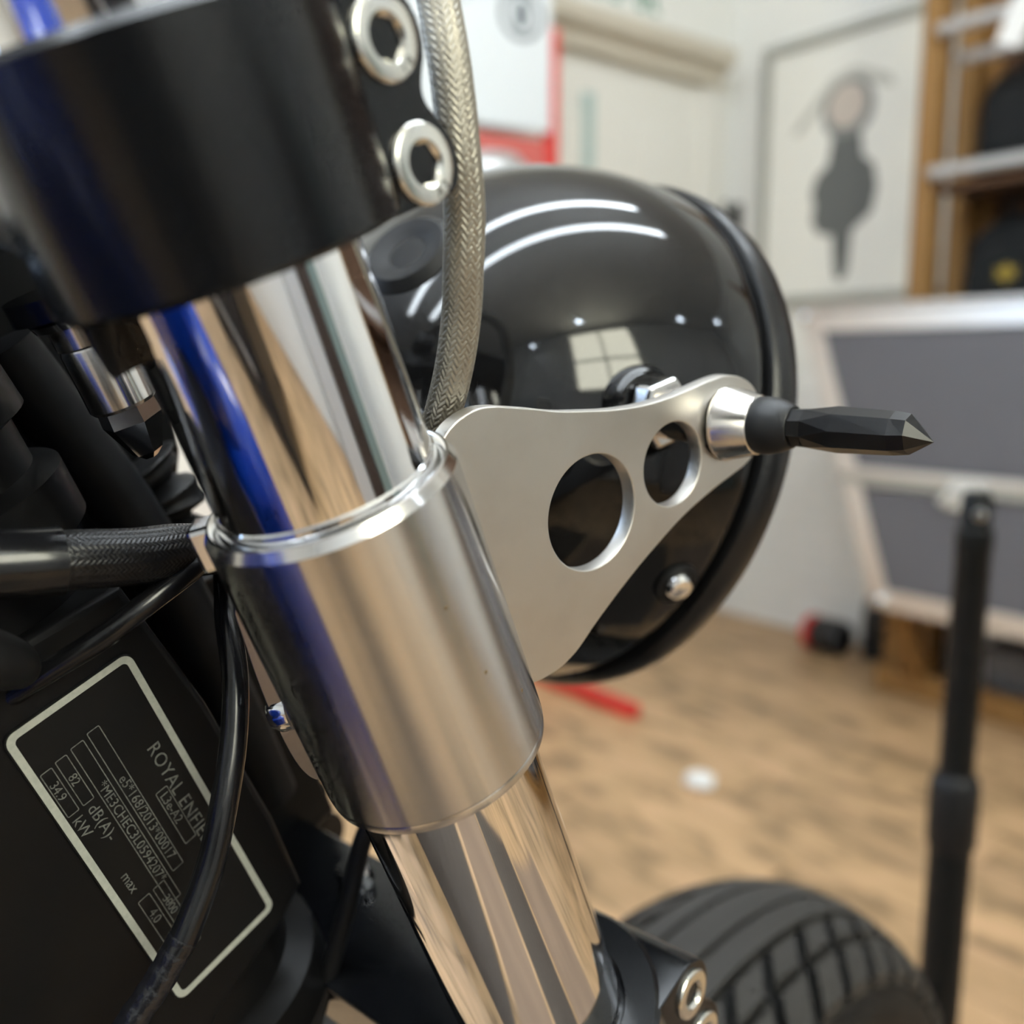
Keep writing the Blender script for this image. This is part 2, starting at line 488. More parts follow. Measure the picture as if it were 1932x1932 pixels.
# ---- daylit frosted window in the back wall (behind the photographer) and LED lamps
win = struct(MB().box(2.17, 2.17, 0, 0, 0, 0).build('window_1', 'window_frame', basis=M_ROOM, smooth=0))
win.data.clear_geometry()
mb = MB()
S0, S1, Z0, Z1 = 2.22, 3.34, 1.60, 2.86
for (a0, a1, b0, b1) in ((S0 - .06, S0, Z0 - .06, Z1 + .06), (S1, S1 + .06, Z0 - .06, Z1 + .06), (S0, S1, Z0 - .06, Z0), (S0, S1, Z1, Z1 + .06),
                         (2.76, 2.80, Z0, Z1), (S0, S1, 2.16, 2.20)):
    rbox(mb, a0, a1, TM - 0.05, TM, b0, b1)
tmp = mb.build('window_frame', 'window_frame', smooth=0); win.data = tmp.data; bpy.data.objects.remove(tmp)
for a0, a1 in ((S0, 2.76), (2.80, S1)):
    for b0, b1 in ((Z0, 2.16), (2.20, Z1)):
        rbox(MB(), a0, a1, TM - 0.02, TM - 0.012, b0, b1).build('window_pane', 'window_pane', parent=win, smooth=0)

win2 = struct(MB().box(0, 1, 0, 1, 0, 1).build('window_2', 'window_frame', basis=M_ROOM, smooth=0))
mb = MB()
for (a0, a1, b0, b1) in ((3.04, 3.10, 0.94, 2.26), (5.1, 5.16, 0.94, 2.26), (3.1, 5.1, 0.94, 1.0), (3.1, 5.1, 2.2, 2.26), (4.08, 4.12, 1.0, 2.2)):
    rbox(mb, a0, a1, 0, 0.05, b0, b1)
tmp = mb.build('window_frame', 'window_frame', smooth=0); win2.data = tmp.data; bpy.data.objects.remove(tmp)
for a0, a1 in ((3.1, 4.08), (4.12, 5.1)):
    rbox(MB(), a0, a1, 0.012, 0.02, 1.0, 2.2).build('window_pane', 'window_sky', parent=win2, smooth=0)

cab = empty('reflection_cabinet', M_ROOM @ rp(3.5, 3.35, 0)); Bm = Matrix.Translation(-cab.location) @ M_ROOM  # unseen cabinet, added as a dark shape for the chrome to mirror
tag(cab, 'unseen black roller cabinet added for dark streaks in the chrome', 'cabinet')
rbox(MB(), 3.18, 3.80, 3.00, 3.72, 0.09, 0.92).build('cabinet_body', 'cabinet_black', parent=cab, basis=Bm, smooth=0, bevel=0.006)
for k in range(5):
    dr = rbox(MB(), 3.20, 3.78, 2.985, 3.0, 0.12 + 0.155 * k, 0.265 + 0.155 * k).build('drawer', 'cabinet_black', parent=cab, basis=Bm, smooth=0, bevel=0.003)
    rbox(MB(), 3.30, 3.68, 2.965, 2.985, 0.235 + 0.155 * k, 0.25 + 0.155 * k).build('drawer_handle', 'aluminium', parent=dr, smooth=0, bevel=0.003)
for s_, t_ in ((3.22, 3.05), (3.76, 3.05), (3.22, 3.67), (3.76, 3.67)):
    mb = MB(); mb.lathe([(0, -0.015), (0.045, -0.015), (0.045, 0.015), (0, 0.015)], 20, rp(s_, t_, 0.045), (1, 0, 0)); mb.build('castor', 'black_rubber', parent=cab, basis=Bm)

for s0, s1, lb in ((2.74, 3.02, 'unseen narrow dark ribbed mat added for streaks in the fork tube'), (2.12, 2.42, 'unseen dark ribbed mat between cardboard sheets, added for fork streaks')):  # unseen dark mats, added to put dark streaks in the lower fork tube
    mb = rbox(MB(), s0, s1, 2.12, 2.93, 0.0, 0.010)
    for k in range(int((s1 - s0 - 0.04) / 0.0405)): rbox(mb, s0 + 0.02 + k * 0.0405, s0 + 0.04 + k * 0.0405, 2.14, 2.91, 0.010, 0.013)
    tag(mb.build('reflection_mat', 'mat_rubber', basis=M_ROOM, smooth=0), lb, 'mat', 'added mats mirrored in the fork')
for s0, s1, lb in ((2.45, 2.71, 'unseen brown cardboard between two mats, added for fork streaks'), (1.55, 2.08, 'unseen large brown cardboard beside a mat, added for fork streaks')):  # unseen brown sheets, added to alternate with the mats in the fork's reflection
    mb = rbox(MB(), s0, s1, 2.15, 2.90, 0.0, 0.004); rbox(mb, s0 + 0.01, s1 - 0.01, 2.52, 2.525, 0.004, 0.005)
    tag(mb.build('reflection_sheet', 'cardboard', basis=M_ROOM, smooth=0), lb, 'cardboard', 'added cardboard sheets mirrored in the fork')
for k, (s0, s1, m_, lb) in enumerate(((0.75, 1.18, 'locker_green', 'unseen grey-green locker added for streaks in the chrome'), (1.22, 1.65, 'cupboard_dark', 'unseen dark brown locker between paler ones, added for chrome streaks'), (1.69, 2.10, 'locker_grey', 'unseen pale grey locker added for streaks in the chrome'), (3.9, 4.6, 'locker_grey', 'unseen wide pale grey locker past the window, added for chrome streaks'))):  # unseen lockers of differing tone, added to break up the chrome's reflection
    e = empty('reflection_locker', M_ROOM @ rp((s0 + s1) / 2, 4.27, 0)); Bq = Matrix.Translation(-e.location) @ M_ROOM
    rbox(MB(), s0, s1, 4.06, 4.48, 0, 1.5 - 0.08 * (k % 2)).build('locker_body', m_, parent=e, basis=Bq, smooth=0, bevel=0.006)
    dd = rbox(MB(), s0 + 0.02, s1 - 0.02, 4.045, 4.06, 0.05, 1.45 - 0.08 * (k % 2)).build('locker_door', m_, parent=e, basis=Bq, smooth=0, bevel=0.003)
    rbox(MB(), s0 + 0.05, s0 + 0.07, 4.02, 4.045, 0.8, 0.95).build('locker_handle', 'case_steel', parent=dd, smooth=0, bevel=0.003)
    tag(e, lb, 'locker', 'added lockers mirrored in the chrome')

def led_tube(s0, s1, t, z, label):
    e = empty('led_tube_lamp', M_ROOM @ rp((s0 + s1) / 2, t, z))
    Bm = Matrix.Translation(-e.location) @ M_ROOM
    rbox(MB(), s0, s1, t - 0.05, t + 0.05, z + 0.045, z + 0.07).build('lamp_housing', 'lamp_body', parent=e, basis=Bm, smooth=0)
    mb = MB(); mb.lathe([(0, 0), (0.042, 0.0), (0.042, s1 - s0), (0, s1 - s0)], 16, rp(s0, t, z), (0, -1, 0))
    mb.build('led_tube', 'led', parent=e, basis=Bm)
    for s in (s0 + 0.3, s1 - 0.3):
        mb = MB(); mb.lathe([(0, 0), (0.002, 0), (0.002, ZM - z - 0.07), (0, ZM - z - 0.07)], 8, rp(s, t, z + 0.07))
        mb.build('suspension_wire', 'lamp_body', parent=e, basis=Bm)
    tag(e, label, 'lamp', 'linear lamps over the motorcycle')
led_tube(1.25, 4.5, 1.70, 2.70, 'long LED tube lamp hung from ceiling nearer the door wall')
led_tube(1.20, 4.5, 2.18, 2.70, 'long LED tube lamp hung from ceiling farther from the door wall')
for s, t, wh in ((0.31, 3.89, 'beside the brick wall'), (1.2, 4.02, 'between brick wall and frosted window'), (2.95, 3.9, 'in front of the frosted window'), (4.09, 4.28, 'past the frosted window')):
    e = empty('spot_lamp', M_ROOM @ rp(s, t, 2.72))
    mb = MB(); mb.lathe([(0.0, 0.28), (0.012, 0.28), (0.012, 0.10), (0.035, 0.10), (0.038, 0.0), (0.034, 0.0), (0.030, 0.05), (0, 0.05)], 20)
    mb.build('lamp_can', 'lamp_body', parent=e)
    mb = MB(); mb.lathe([(0, 0.02), (0.026, 0.02), (0.026, 0.03), (0, 0.03)], 20); mb.build('lamp_face', 'spot_face', parent=e)
    tag(e, 'small round ceiling spot lamp ' + wh, 'lamp', 'ceiling spot lamps')

# ---- framed motorcycle print on the right wall
pf = empty('framed_print', M_ROOM @ rp(0, 0.62, 1.53))
Bm = Matrix.Translation(-pf.location) @ M_ROOM
tag(pf, 'grey framed print of a dark motorcycle seen head-on, hung on wall', 'picture')
T0, T1, ZB, ZT = 0.155, 0.852, 1.11, 1.945
mb = MB(); w = 0.028
for (a0, a1, b0, b1) in ((T0, T0 + w, ZB, ZT), (T1 - w, T1, ZB, ZT), (T0 + w, T1 - w, ZB, ZB + w), (T0 + w, T1 - w, ZT - w, ZT)):
    rbox(mb, 0, 0.03, a0, a1, b0, b1)
mb.build('picture_frame', 'frame_grey', parent=pf, basis=Bm, smooth=0, bevel=0.003)
rbox(MB(), 0.0, 0.012, T0 + w, T1 - w, ZB + w, ZT - w).build('paper_sheet', 'paper_cream', parent=pf, basis=Bm, smooth=0)
def printed(loop, name, m, z):
    me = shape_mesh([loop], 0.0004)
    mb = MB(); Mx = Matrix(((1, 0, 0, 0), (0, 0, -1, -z), (0, 1, 0, 0), (0, 0, 0, 1)))
    mb.mesh_from(me, Mx); bpy.data.meshes.remove(me)
    mb.build(name, m, parent=pf, basis=Bm, smooth=0)
cx = 0.475
printed([(cx - .20, 1.655), (cx - .19, 1.675), (cx - .06, 1.80), (cx + .02, 1.82), (cx + .14, 1.77), (cx + .155, 1.735), (cx + .14, 1.735), (cx + .02, 1.785), (cx - .05, 1.765), (cx - .175, 1.65)], 'print_handlebar', 'print_pale', 0.0126)
printed(circle(cx, 1.70, 0.092, 36), 'print_headlamp_ring', 'print_mid', 0.0130)
printed(circle(cx - .004, 1.71, 0.066, 36), 'print_headlamp', 'print_pink', 0.0136)
printed([(cx - .05, 1.62), (cx + .05, 1.62), (cx + .06, 1.55), (cx + .10, 1.52), (cx + .115, 1.45), (cx + .10, 1.38), (cx + .055, 1.345), (cx + .035, 1.33),
         (cx + .028, 1.21), (cx + .012, 1.18), (cx - .012, 1.18), (cx - .022, 1.21), (cx - .035, 1.32), (cx - .085, 1.33), (cx - .112, 1.37), (cx - .105, 1.42),
         (cx - .118, 1.46), (cx - .10, 1.51), (cx - .062, 1.54)], 'print_body', 'print_dark', 0.0132)

# ---- red display stand with white board
st = empty('display_stand', M_ROOM @ rp(1.2, 0.26, 0))
tag(st, 'red metal display stand holding a white board, standing by the door', 'display stand')
yaw = math.radians(10)
Ms = Matrix.Translation(rp(1.035, 0.25, 0)) @ Matrix.Rotation(-yaw, 4, 'Z')
Bm = Matrix.Translation(-st.location) @ M_ROOM @ Ms       # local x: out from wall, -y: along the stand
def sbox(mb, y0, y1, x0, x1, z0, z1): return mb.box(x0, x1, -y1, -y0, z0, z1)
for y in (0.0, 0.80):
    sbox(MB(), y - 0.018, y + 0.018, -0.018, 0.018, 0.03, 1.78).build('post', 'red_paint', parent=st, basis=Bm, smooth=0, bevel=0.003)
    sbox(MB(), y - 0.02, y + 0.02, -0.10, 0.36, 0.0, 0.035).build('foot', 'red_paint', parent=st, basis=Bm @ (Matrix.Rotation(yaw, 4, 'Z') if y == 0 else Matrix.Identity(4)), smooth=0, bevel=0.004)
bd = sbox(MB(), 0.012, 0.80, 0.019, 0.026, 1.515, 2.05).build('white_board', 'sign_white', parent=st, basis=Bm, smooth=0)
mb = MB()
me = shape_mesh([circle(0, 0, 0.062, 32), circle(0, 0, 0.048, 32)], 0.0004); Mx = Matrix(((0, 0, 1, 0.0265), (1, 0, 0, -0.10), (0, 1, 0, 1.79), (0, 0, 0, 1)))
mb.mesh_from(me, Mx)
me = shape_mesh([[(-.012, -.035), (.010, -.035), (.022, -.005), (.012, .035), (-.010, .035), (-.022, .004)]], 0.0004); mb.mesh_from(me, Mx)
mb.build('round_emblem', 'ink_dark', parent=bd, smooth=0)
mb = MB()
for k in range(4): sbox(mb, 0.24, 0.36 - 0.02 * k, 0.0261, 0.0268, 1.80 + 0.03 * k, 1.812 + 0.03 * k)
mb.build('grey_print_lines', 'ink_pale', parent=bd, smooth=0)
sbox(MB(), 0.018, 0.782, -0.012, 0.012, 1.36, 1.50).build('red_rail', 'red_soft', parent=st, basis=Bm, smooth=0, bevel=0.003)
sbox(MB(), 0.018, 0.782, -0.015, 0.20, 1.315, 1.33).build('tray', 'silver_grey', parent=st, basis=Bm, smooth=0, bevel=0.002)
for y, z in ((0.17, 1.415), (0.30, 1.455)):  # white discs standing in for two blurred highlights
    mb = MB(); mb.lathe([(0, 0), (0.022, 0.004), (0.026, 0.02), (0.018, 0.034), (0, 0.038)], 20, (0.012, -y, z), (1, 0, 0))
    mb.build('highlight_disc', 'highlight_white', parent=st, basis=Bm)
mb = MB(); mb.lathe([(0, 0), (0.10, 0), (0.11, 0.02), (0.105, 0.05), (0.07, 0.085), (0, 0.095)], 28, M_ROOM.inverted() @ M_ROOM @ Vector((0, 0, 0)))
dome = mb.build('steel_bowl', 'silver_grey', basis=M_ROOM @ Ms @ Matrix.Translation((0.12, -0.24, 1.3301)))
tag(dome, 'shiny grey steel bowl upside down on the tray of red stand', 'bowl')

# ---- timber rack, flight case, bags
rk = empty('timber_rack', M_ROOM @ rp(0.25, 0.9, 0))
tag(rk, 'brown timber storage rack with steel tube rails along the white wall', 'rack')
Bm = Matrix.Translation(-rk.location) @ M_ROOM
for s in (0.06, 0.25):
    for t in (0.885, 2.6):
        rbox(MB(), s - 0.03, s + 0.03, t - 0.028, t + 0.028, 0, 2.6).build('post', 'timber', parent=rk, basis=Bm, smooth=0, bevel=0.003)
rbox(MB(), 0.28, 0.32, 0.86, 2.62, 0.0, 0.07).build('floor_beam', 'timber', parent=rk, basis=Bm, smooth=0, bevel=0.003)
for s0 in (0.10, 0.21, 0.32):
    rbox(MB(), s0, s0 + 0.10, 0.915, 2.57, 0.262, 0.285).build('shelf_board', 'timber', parent=rk, basis=Bm, smooth=0, bevel=0.002)
mb = MB(); mb.bar(rp(0.30, 0.98, 0.05), rp(0.41, 0.98, 0.262), 0.05, 0.04); mb.build('brace', 'timber', parent=rk, basis=Bm, smooth=0)
mb = MB(); mb.bar(rp(0.30, 1.75, 0.05), rp(0.41, 1.75, 0.262), 0.05, 0.04); mb.build('brace', 'timber', parent=rk, basis=Bm, smooth=0)
rbox(MB(), 0.0, 0.02, 0.915, 2.57, 0.3, 2.5).build('back_board', 'timber_dark', parent=rk, basis=Bm, smooth=0)
rbox(MB(), 0.03, 0.05, 0.92, 0.96, 1.1, 2.5).build('side_slat', 'timber', parent=rk, basis=Bm, smooth=0)
for z, s in ((1.755, 0.295), (1.70, 0.20), (1.405, 0.295)):
    mb = MB(); mb.lathe([(0, 0), (0.017, 0), (0.017, 1.70), (0, 1.70)], 18, rp(s, 0.914, z), (1, 0, 0))
    mb.build('steel_rail', 'silver_grey', parent=rk, basis=Bm)
for z in (1.36, 0.985):
    rbox(MB(), 0.02, 0.28, 0.915, 2.57, z, z + 0.018).build('shelf', 'timber_dark', parent=rk, basis=Bm, smooth=0)

def backpack(t, z, label, patch):
    e = empty('backpack', M_ROOM @ rp(0.125, t, z))
    Bq = Matrix.Translation(-e.location) @ M_ROOM @ Matrix.Translation(rp(0.125, t, z))
    mb = MB(); n = 22; prof = []
    H = 0.295
    rings = []
    for k in range(13):
        h = k / 12; w = 0.135 * (1 - 0.10 * h) * (1 - max(0, h - 0.72) ** 2 * 9); d = 0.105 * (1 - 0.18 * h) * (1 - max(0, h - 0.72) ** 2 * 9)
        if k == 0: w *= 0.88; d *= 0.85
        ring = []
        for i in range(n):
            a = 2 * PI * i / n; c, s = math.cos(a), math.sin(a)
            ring.append((w * math.copysign(abs(c) ** 0.6, c), d * math.copysign(abs(s) ** 0.6, s), H * h))
        rings.append(ring)
    vs = [p for r in rings for p in r]
    fs = [(k * n + i, k * n + (i + 1) % n, (k + 1) * n + (i + 1) % n, (k + 1) * n + i) for k in range(12) for i in range(n)]
    fs += [tuple(reversed(range(n))), tuple(range(12 * n, 13 * n))]
    mb.add(vs, fs); mb.build('bag_body', 'bag_black', parent=e, basis=Bq, smooth=60)
    mb = MB(); mb.lathe([(0, -0.03), (0.085, -0.03), (0.1, 0), (0.085, 0.03), (0, 0.035)], 24, (0, -0.10, 0.12), (0, -1, 0), mi=0); po = mb.build('front_pocket', 'bag_black', parent=e, basis=Bq)
    mb = MB(); mb.tube([(-0.05, 0, H - 0.01), (-0.035, 0, H + 0.045), (0.035, 0, H + 0.045), (0.05, 0, H - 0.01)], 0.008, 10); mb.build('carry_handle', 'bag_black', parent=e, basis=Bq)
    if patch:
        star = [(0.034 * (1 if i % 2 else 0.55) * math.cos(PI * i / 6), 0.026 * (1 if i % 2 else 0.55) * math.sin(PI * i / 6)) for i in range(12)]
        me = shape_mesh([star], 0.001); mb = MB(); mb.mesh_from(me, Matrix(((1, 0, 0, 0.02), (0, 0, -1, -0.136), (0, 1, 0, 0.135), (0, 0, 0, 1))))
        mb.build('yellow_patch', 'bag_patch', parent=po, smooth=0)
    tag(e, label, 'bag', 'black bags on the timber rack')
backpack(1.10, 1.379, 'plain black bag on the upper shelf of timber rack', False)
backpack(1.09, 1.004, 'black bag with a yellow patch on the lower rack shelf', True)
mb = MB(); mb.prism([(-.03, -.05), (.03, -.05), (.034, .05), (-.01, .075), (-.034, .05)], (0, 0, 0), (1, 0, 0), (0, 0, 1), (0, 0.004, 0))
tag(mb.build('paper_tag', 'paper_white', basis=M_ROOM @ Matrix.Translation(rp(0.318, 1.115, 1.715)) @ Matrix.Rotation(0.4, 4, 'Y'), smooth=0), 'white paper tag hanging from the upper steel rail', 'tag')

# flight case with slanted ends, aluminium edging, split line and catches
fc = empty('flight_case', M_ROOM @ rp(0.4, 1.4, 0.286))
tag(fc, 'grey flight case with aluminium edging standing on the timber rack', 'flight case')
Bm = Matrix.Translation(-fc.location) @ M_ROOM
zb, zt, zm = 0.286, 1.052, 0.628
tl0, tl1 = 0.955, 0.695           # left end: bottom and top
tr0, tr1 = 2.05, 2.31
sf, sb = 0.515, 0.325
def tl(z): return tl0 + (tl1 - tl0) * (z - zb) / (zt - zb)
def tr(z): return tr0 + (tr1 - tr0) * (z - zb) / (zt - zb)
for nm, z0, z1 in (('case_base', zb + 0.004, zm - 0.012), ('case_lid', zm + 0.012, zt - 0.004)):
    mb = MB(); mb.prism([(tl(z0) + .008, z0), (tr(z0) - .008, z0), (tr(z1) - .008, z1), (tl(z1) + .008, z1)], (0, -sf + 0.006, 0), (1, 0, 0), (0, 0, 1), (0, sf - sb - 0.012, 0))
    mb.build(nm, 'case_panel', parent=fc, basis=Bm, smooth=0)
ew = 0.052
for s0, s1 in ((sf - 0.004, sf), (sb, sb + 0.004)):
    def strip(pts):
        mb = MB(); mb.prism(pts, (0, -s1, 0), (1, 0, 0), (0, 0, 1), (0, s1 - s0, 0)); mb.build('edge_strip', 'aluminium', parent=fc, basis=Bm, smooth=0, bevel=0.001)
    strip([(tl(zb), zb), (tr(zb), zb), (tr(zb + ew) - .0, zb + ew), (tl(zb + ew), zb + ew)])
    strip([(tl(zt - ew), zt - ew), (tr(zt - ew), zt - ew), (tr(zt), zt), (tl(zt), zt)])
    for z0, z1 in ((zb + ew, zm - 0.02), (zm + 0.02, zt - ew)):
        strip([(tl(z0), z0), (tl(z0) + ew, z0), (tl(z1) + ew, z1), (tl(z1), z1)])
        strip([(tr(z0) - ew, z0), (tr(z0), z0), (tr(z1), z1), (tr(z1) - ew, z1)])
for (p, q) in (((tl(zb), zb), (tl(zt), zt)), ((tr(zb), zb), (tr(zt), zt))):
    mb = MB(); mb.bar((p[0], -(sf + sb) / 2, p[1]), (q[0], -(sf + sb) / 2, q[1]), sf - sb, 0.006, up=Vector((1, 0, 0)))
    mb.build('end_panel', 'aluminium', parent=fc, basis=Bm, smooth=0)
rbox(MB(), sb, sf, tl(zt), tr(zt), zt - 0.004, zt).build('top_panel', 'case_panel', parent=fc, basis=Bm, smooth=0)
rbox(MB(), sb, sf + 0.004, tl(zt), tr(zt), zt, zt + 0.014).build('top_edge', 'aluminium', parent=fc, basis=Bm, smooth=0, bevel=0.004)
rbox(MB(), sb - 0.003, sf + 0.008, tl(zm), tr(zm), zm + 0.001, zm + 0.022).build('closing_band', 'aluminium', parent=fc, basis=Bm, smooth=0, bevel=0.003)
rbox(MB(), sb - 0.003, sf + 0.005, tl(zm), tr(zm), zm - 0.024, zm - 0.001).build('closing_band', 'frame_grey', parent=fc, basis=Bm, smooth=0, bevel=0.003)
for t, z in ((tl(zt) + 0.01, zt - 0.01), (tr(zt) - 0.01, zt - 0.01), (tl(zb) + 0.02, zb + 0.02), (tr(zb) - 0.02, zb + 0.02)):
    mb = MB(); mb.lathe([(0, -0.024), (0.016, -0.018), (0.023, -0.002), (0.023, 0.006), (0.014, 0.019), (0, 0.023)], 18, rp(sf - 0.006, t, z), (0, 1, 0))
    mb.build('ball_corner', 'case_steel', parent=fc, basis=Bm)
for t in (1.18, 1.85):
    lt = rbox(MB(), sf, sf + 0.010, t - 0.048, t + 0.048, zm - 0.062, zm + 0.012).build('catch_plate', 'case_steel', parent=fc, basis=Bm, smooth=0, bevel=0.004)
    mb = MB(); mb.obox(rp(sf + 0.016, t - 0.045, zm - 0.03), (0.012, 0, 0.016), (0, 0.005, 0), (-0.008, 0, 0.006)); mb.obox(rp(sf + 0.016, t + 0.045, zm - 0.03), (0.012, 0, -0.016), (0, 0.005, 0), (0.008, 0, 0.006))
    mb.lathe([(0, 0), (0.014, 0), (0.012, 0.008), (0, 0.010)], 16, rp(sf + 0.010, t, zm - 0.02), (0, -1, 0))
    mb.build('butterfly_catch', 'case_steel', parent=lt)

# under the rack and on the floor
mb = MB(); mb.prism([(-.16, 0), (.16, 0), (.18, .15), (-.18, .15)], (0, -0.09, 0), (1, 0, 0), (0, 0, 1), (0, 0.16, 0)); mb.box(-.19, .19, -0.10, 0.08, 0.15, 0.165)
tag(mb.build('storage_tote', 'tote_grey', basis=M_ROOM @ Matrix.Translation(rp(0.15, 1.30, 0.0)), smooth=0, bevel=0.004), 'dark grey plastic tote on the floor under the flight case', 'box')
mb = MB(); mb.lathe([(0, 0), (0.045, 0), (0.048, 0.008), (0.048, 0.16), (0.040, 0.19), (0.018, 0.21), (0.018, 0.225), (0, 0.225)], 28)
ob = mb.build('oil_bottle', 'oil_black', basis=M_ROOM @ Matrix.Translation(rp(0.065, 0.715, 0.0)))
mb = MB(); mb.lathe([(0, 0.225), (0.023, 0.225), (0.023, 0.262), (0.019, 0.27), (0.012, 0.272), (0.010, 0.33), (0, 0.335)], 24); mb.build('yellow_cap', 'yellow_plastic', parent=ob)
tag(ob, 'black oil bottle with a yellow cap on floor beside rack leg', 'bottle')
e = empty('hose_reel', M_ROOM @ rp(0.14, 0.575, 0)); Bq = Matrix.Translation(-e.location) @ M_ROOM @ Matrix.Translation(rp(0.14, 0.575, 0.058))
mb = MB(); mb.lathe([(0, -0.05), (0.05, -0.05), (0.055, -0.04), (0.055, 0.04), (0.05, 0.05), (0, 0.05)], 28, (0.02, 0, 0), (1, 0, 0)); mb.build('drum', 'oil_black', parent=e, basis=Bq)
mb = MB(); mb.lathe([(0, -0.012), (0.056, -0.012), (0.058, 0), (0.05, 0.010), (0, 0.012)], 28, (-0.043, 0, 0), (1, 0, 0)); mb.build('end_flange', 'red_paint', parent=e, basis=Bq)
mb = MB(); mb.lathe([(0.014, 0), (0.020, 0), (0.020, 0.006), (0.014, 0.006)], 20, (-0.061, 0, 0), (1, 0, 0), closed=True); mb.build('hub_ring', 'case_steel', parent=e, basis=Bq)
tag(e, 'small black drum with a red end standing by the oil bottle', 'reel')
mb = MB(); vs = []; n = 14
for k in range(7):
    for i in range(n):
        a = 2 * PI * i / n; ph = PI * k / 6
        r = 0.034 * math.sin(ph) * random.uniform(0.75, 1.15)
        vs.append((r * math.cos(a) * 1.1, r * math.sin(a), 0.0165 - 0.0165 * math.cos(ph) * random.uniform(0.8, 1.0)))
mb.add(vs, [(k * n + i, k * n + (i + 1) % n, (k + 1) * n + (i + 1) % n, (k + 1) * n + i) for k in range(6) for i in range(n)])
tag(mb.build('paper_scrap', 'paper_white', basis=M_ROOM @ Matrix.Translation(rp(1.213, 0.982, 0.0)), smooth=0), 'crumpled white paper scrap lying on the wooden floor', 'paper')

# black telescopic stand in front of the rack
sp = Vector((0.442, 0.880, 0))
e = empty('telescopic_stand', sp); tag(e, 'black telescopic pole stand with a collar, standing beside the front tyre', 'stand')
mb = MB(); mb.lathe([(0, 0.50), (0.0165, 0.50), (0.0165, 0.735), (0.0175, 0.737), (0.0175, 0.755), (0.014, 0.758), (0.014, 0.785), (0.011, 0.792), (0, 0.792)], 28); mb.build('upper_pole', 'stand_black', parent=e)
mb = MB(); mb.lathe([(0, 0.10), (0.0205, 0.10), (0.0205, 0.44), (0, 0.44)], 28); mb.build('lower_pole', 'stand_black', parent=e)
mb = MB(); mb.lathe([(0.0205, 0.43), (0.0235, 0.435), (0.0235, 0.495), (0.0215, 0.505), (0.0170, 0.510), (0.0170, 0.43)], 28, closed=True); mb.build('collar', 'black_rubber', parent=e)
mb = MB(); mb.lathe([(0, 0), (0.006, 0), (0.0055, 0.004), (0, 0.005)], 16, (-0.004, -0.0135, 0.772), (-0.3, -1, 0)); mb.build('cap_bolt', 'case_steel', parent=e)
for k in range(3):
    a = 2 * PI * k / 3 + 1.2
    mb = MB(); mb.tube([(0.02 * math.cos(a), 0.02 * math.sin(a), 0.16), (0.30 * math.cos(a), 0.30 * math.sin(a), 0.010)], 0.009, 10, sub=1); mb.build('leg', 'stand_black', parent=e)

# ================================================================== MOTORCYCLE
wheel_c = fkw(15.8, -80.7, 704.4)
base = Vector((wheel_c.x, wheel_c.y, 0))
moto = empty('motorcycle', base)
tag(moto, 'motorcycle with polished fork, steel headlight bracket and black headlight shell', 'motorcycle')
BF = Matrix.Translation(-base) @ M_FORK
EF, EL, ET = Vector((1, 0, 0)), Vector((0, -1, 0)), Vector((0, 0, -1))
def part(mb, name, m, **kw): return mb.build(name, m, parent=moto, basis=BF, **kw)
def sub(mb, parent, name, m, **kw): return mb.build(name, m, parent=parent, **kw)
mm = 0.001

# ---- fork tubes, sliders
for l in (0, -161.4):
    mb = MB(); mb.lathe([(0.0, -26 * mm), (13 * mm, -26 * mm), (15 * mm, -24 * mm), (20.5 * mm, -23 * mm), (20.5 * mm, 430 * mm), (0, 430 * mm)], 128, fk(0, l, 0), ET)
    tb = part(mb, 'fork_tube', 'chrome')
    mb = MB(); mb.lathe([(21 * mm, 400 * mm), (27 * mm, 402 * mm), (27 * mm, 640 * mm), (24 * mm, 720 * mm), (0, 724 * mm)], 48, fk(0, l, 0), ET)
    part(mb, 'fork_slider', 'black_satin')

# ---- triple clamps
def socket_bolt(parent, f, l, t, r=6.5, twist=0.3, marks=()):
    mb = MB(); o = fk(f, l, t); rr = r * mm
    N = 48; hexr = 3.45 * mm
    # head with hexagonal socket, axis +l
    ex, ey = ET, EF
    def ring(rad, h, hexa=False, ch=0.0):
        out = []
        for i in range(N):
            a = 2 * PI * i / N
            q = rad
            if hexa:
                b = (a - twist) % (PI / 3) - PI / 6
                q = rad * math.cos(PI / 6) / math.cos(b)
            out.append(o + EL * h + (ex * math.cos(a) + ey * math.sin(a)) * q)
        return out
    rings = [ring(rr, -2 * mm), ring(rr, 0.6 * mm), ring(rr - 0.25 * mm, 0.95 * mm), ring(rr - 0.55 * mm, 1.1 * mm),
             ring(3.85 * mm, 1.1 * mm), ring(3.60 * mm, 0.80 * mm), ring(hexr * 1.0, 0.30 * mm, True), ring(hexr * 0.99, -3.4 * mm, True), ring(1.2 * mm, -4.4 * mm)]
    vs = [p for q in rings for p in q]
    fs = [(k * N + i, k * N + (i + 1) % N, (k + 1) * N + (i + 1) % N, (k + 1) * N + i) for k in range(len(rings) - 1) for i in range(N)]
    fs.append(tuple(range((len(rings) - 1) * N, len(rings) * N)))
    mb.add(vs, fs)
    for s, ang in marks:                       # stamped characters round the head
        me = text_mesh(s, 2.3 * mm, 0.00004)
        a = math.radians(ang); rad = ex * math.cos(a) + ey * math.sin(a)
        tx = EL.cross(-rad) * -1
        c = o + rad * 5.75 * mm + EL * 1.12 * mm
        Mx = frame(c - tx * 0.6 * mm * len(s), tx, -rad, tx.cross(-rad)); mb.mesh_from(me, Mx, 1); bpy.data.meshes.remove(me)
    return sub(mb, parent, 'clamp_bolt', ['bolt_zinc', 'mark_dark'], smooth=28, recalc=True)

